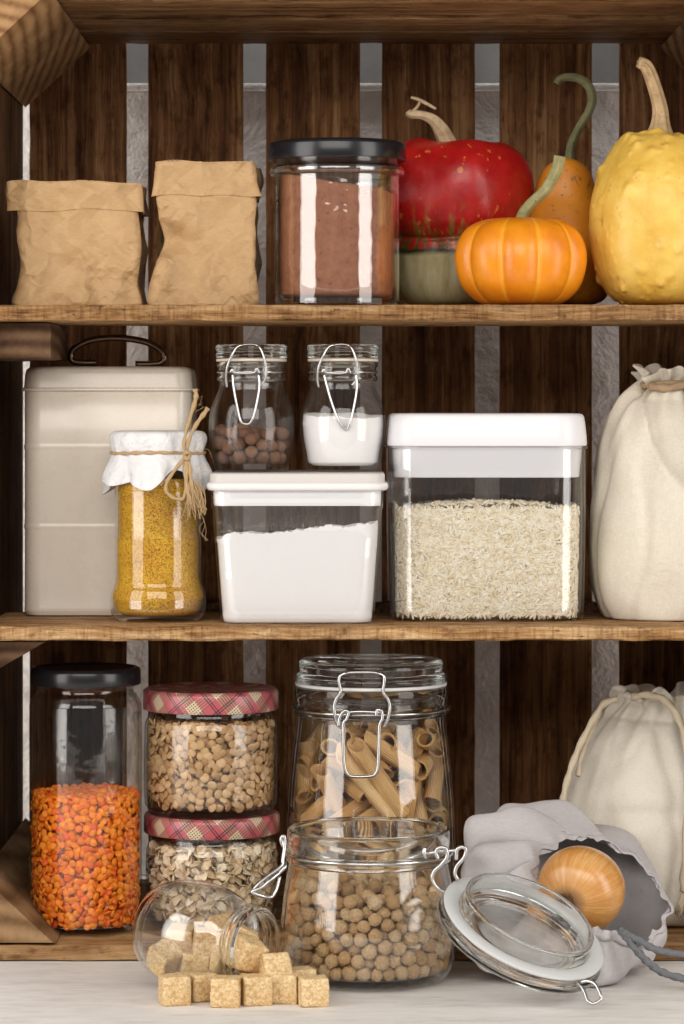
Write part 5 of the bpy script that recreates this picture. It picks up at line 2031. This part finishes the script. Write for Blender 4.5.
# inside the jar
G = 'sugar cubes inside the tipped jar'
L = 'brown sugar cube lying inside the tipped jar'
for i, (px, py, yy, rz, tl, la) in enumerate((
        (165, 958, -.105, 35, ((1, .2, .3), 40), 'large tilted brown sugar cube at the left end inside the tipped jar'),
        (193, 966, -.102, 10, ((0, 1, 0), 8), 'brown sugar cube lowest in the middle inside the tipped jar'),
        (182, 940, -.085, -12, ((1, 0, 0), 10), 'brown sugar cube towards the back, upper left of the heap in the tipped jar'),
        (207, 943, -.100, 5, ((0, 1, 0), 6), 'upright brown sugar cube beside the neck inside the tipped jar'),
        (225, 958, -.108, 20, ((1, 1, 0), 12), 'brown sugar cube in the neck of the tipped jar, against the rim'),
        (222, 932, -.090, 40, ((1, .5, 0), 35), 'brown sugar cube topmost in the heap inside the tipped jar'),
        (240, 940, -.108, 8, ((0, 1, 0), 30), 'brown sugar cube just inside the mouth, seen through the rim of the tipped jar'))):
    sugar(px, 0, yy, rz, la, G, z=P(0, py, yy).z, tilt=tl, i=i, sc=.97)

# ---- grey bag with the onion
linen = cloth('grey_linen', (.54, .515, .525), .10, 1300)
M0 = [(590, 838, .012), (622, 851, .012), (650, 876, .002), (667, 906, -.020), (655, 929, -.048), (636, 941, -.072), (612, 930, -.088), (588, 926, -.082), (562, 915, -.068), (541, 893, -.056), (538, 866, -.040), (560, 843, -.008)]
M1 = [(582, 832, .018), (618, 843, .022), (648, 868, .014), (668, 903, -.008), (662, 938, -.040), (640, 958, -.068), (610, 958, -.092), (584, 955, -.086), (556, 938, -.074), (532, 900, -.060), (530, 858, -.044), (550, 833, -.006)]
M2 = [(562, 815, .026), (600, 826, .042), (634, 852, .040), (656, 900, .020), (650, 948, -.020), (632, 972, -.056), (602, 980, -.088), (568, 982, -.086), (532, 968, -.076), (506, 920, -.062), (502, 862, -.040), (525, 822, .0)]
M3 = [(528, 816, .030), (560, 820, .056), (588, 845, .066), (606, 895, .050), (602, 950, .005), (586, 972, -.035), (556, 980, -.072), (524, 980, -.074), (492, 962, -.068), (472, 915, -.054), (474, 858, -.030), (500, 822, .004)]
M4 = [(502, 822, .034), (522, 826, .054), (540, 850, .062), (552, 895, .050), (550, 940, .010), (536, 966, -.026), (514, 975, -.056), (492, 972, -.070), (472, 952, -.062), (460, 912, -.046), (464, 864, -.018), (480, 830, .010)]
M5 = [(488, 858, .030), (496, 862, .040), (504, 875, .042), (508, 900, .034), (506, 924, .010), (498, 938, -.010), (488, 944, -.026), (478, 940, -.034), (470, 928, -.028), (466, 906, -.018), (469, 882, -.002), (478, 862, .014)]
loops = []
for Lq in (M5, M4, M3, M2, M1, M0):
    loops.append([np.array(p) for p in crom([tuple(P(*p)) for p in Lq], 20, True)])
nst = 14
prof = []
for j in range(len(loops[0])):
    prof.append(crom([tuple(l[j]) for l in loops], nst))
m = len(prof[0])
nj = len(prof)
cenb = np.mean([np.mean(l, axis=0) for l in loops], axis=0)
rings = []
for i in range(m):
    f = i / (m - 1)
    c0 = np.mean([prof[j][i] for j in range(nj)], axis=0)
    ring = []
    for j in range(nj):
        p = Vector(prof[j][i])
        d = (p - Vector(c0)).normalized()
        th = 2 * PI * j / nj
        # long folds running from the gathered mouth, puckers at the hem
        a = .0034 * math.sin(th * 7 + 2.2 * math.sin(f * 3 + th) + .8) * (math.sin(PI * min(1, f * 1.05)) ** .7)
        a += .0016 * math.sin(th * 15 + 3 * f) * f
        for (kc, kd, kw, ka) in ((.3, -.3, .16, .0065), (11.35, -.9, .15, .0085), (10.55, -.8, .14, .0070), (9.75, -.7, .15, .0075), (8.9, -.5, .16, .006), (7.9, .2, .2, .004), (1.6, .3, .2, .004)):
            dth = (th - 2 * PI * (kc + kd * (1 - f)) / 12 + PI) % (2 * PI) - PI
            a += ka * (math.exp(-(dth / kw) ** 2) - .55 * math.exp(-((abs(dth) - 2.0 * kw) / (kw * .8)) ** 2)) * 1.7 * math.sin(PI * min(1, f * 1.02)) ** .6
        a += .0045 * noise.noise(Vector((math.cos(th) * 2.2, math.sin(th) * 2.2, f * 4.0)))
        hem = max(0, (f - .86) / .14)
        a += hem * .0016 * (abs(math.sin(th * 17 + 2 * math.sin(th * 5))) - .5) + .0016 * math.exp(-((f - .955) / .022) ** 2) - .0022 * math.exp(-((f - .90) / .018) ** 2)
        p = p + d * a
        if hem > .6:
            p = p + Vector((.3, -.4, .85)) * .0006 * hem * math.sin(th * 29 + 1)
        lo = ZT + .0008 if p.y < .001 else Z3 + .0008
        if p.y > -.004 and p.y < .002 and p.z < Z3 + .001:
            p.y = min(p.y, -.003)
            lo = ZT + .0008
        if p.z < lo:
            p.z = lo
        ring.append(p)
    rings.append(ring)
root = thing('linen_bag', 'grey linen drawstring bag lying open on the table with an onion in its mouth', 'drawstring bag', P(560, 980, -.04))
root.location.z = ZT
o = Vector(root.location)
vf = loft(rings, True, False)
ob = mk('body', ([Vector(v) - o for v in vf[0]], vf[1]), linen, root, auto=85)
so = ob.modifiers.new('thick', 'SOLIDIFY')
so.thickness = .0007
so.offset = -1
# the folded tab of cloth at the front and the grey cord
cord_g = twine_mat('grey_cord', (.10, .105, .115), (.20, .205, .215))


def braid(i, a):
    return 1 + .16 * math.sin(i * 1.15 + 2 * a) + .10 * math.cos(3 * a - i * 1.15)


c1 = tube([P(x, y, yy) - o for x, y, yy in ((621, 931, -.092), (628, 935, -.097), (640, 941, -.100), (654, 949, -.102), (670, 953, -.100), (690, 955, -.098), (720, 956, -.096))], .0023, 10, 9, rk=braid)
c2 = tube([P(x, y, yy) - o for x, y, yy in ((620, 930, -.092), (627, 938, -.097), (638, 952, -.100), (650, 964, -.102), (664, 973, -.102), (690, 980, -.102), (720, 984, -.102))], .0023, 10, 9, rk=braid)
mk('drawstring', join_vf(c1, c2), cord_g, root)

# onion
t = NT('onion_skin')
uvc = t.coord()
x, y, zq = t.sep(uvc)
a = t.math('ARCTAN2', y, x)
cs = t.comb(t.math('MULTIPLY', t.math('COSINE', a), 9), t.math('MULTIPLY', t.math('SINE', a), 9), t.math('MULTIPLY', zq, 26))
n1 = t.noise(cs, 1.6, 4, .6)
n2 = t.noise(cs, 4.5, 3, .6)
n3 = t.noise(uvc, 40, 4, .6)
col = t.ramp(t.math('ADD', t.math('MULTIPLY', n1, .55), t.math('MULTIPLY', n3, .45)), [(.28, (.46, .17, .035)), (.5, (.62, .29, .075)), (.72, (.76, .46, .19))])
col = t.mix(t.math('MULTIPLY', t.bw(n2, .58, .66), .35), col, (.36, .12, .03))
col = t.mix(t.bw(zq, .0238, .0252), col, (.20, .10, .045))
onion_mat = t.pbr(col, .26, 0, t.bump(t.math('ADD', n1, n2), .22, .0012), Coat_Weight=.45, Coat_Roughness=.18, Specular_IOR_Level=.55)
cen = P(582, 889, -.050)
axo = Vector((-.42, -.86, -.22)).normalized()
root = thing('onion', 'golden brown onion sitting in the open mouth of the grey bag', 'onion', cen, axo.to_track_quat('Z', 'Y'))


def onf(th, r, z, i):
    k = 1 + .012 * math.sin(3 * th + 1) + .008 * noise.noise(Vector((math.cos(th) * 2, math.sin(th) * 2, z * 40)))
    return (r * k * math.cos(th), r * k * math.sin(th), z)


op = [(0, -.0300), (.003, -.0288), (.008, -.0262), (.017, -.0205), (.0245, -.0115), (.0280, .0), (.0270, .010), (.0225, .0180), (.0140, .0232), (.006, .0250), (.0035, .0246), (0, .0240)]
mk('bulb', lathe([(max(0, a), b) for a, b in crom(op, 6)][0:1] + [(max(1e-5, a), b) for a, b in crom(op, 6)][1:-1] + [(0, .0240)], 96, onf), onion_mat, root)
fr = []
for i in range(60):
    a = r2.uniform(0, 6.28)
    rr = r2.uniform(.0005, .0042)
    l_ = r2.uniform(.001, .0042)
    fr.append(tube([Vector((rr * math.cos(a), rr * math.sin(a), .0242)), Vector((rr * 1.3 * math.cos(a), rr * 1.3 * math.sin(a), .0242 + l_ * .6)), Vector((rr * 1.9 * math.cos(a + .3), rr * 1.9 * math.sin(a + .3), .0240 + l_))], .00022, 4, 3))
mk('roots', join_vf(*fr), plain('onion_roots', (.16, .085, .04), .9), root)
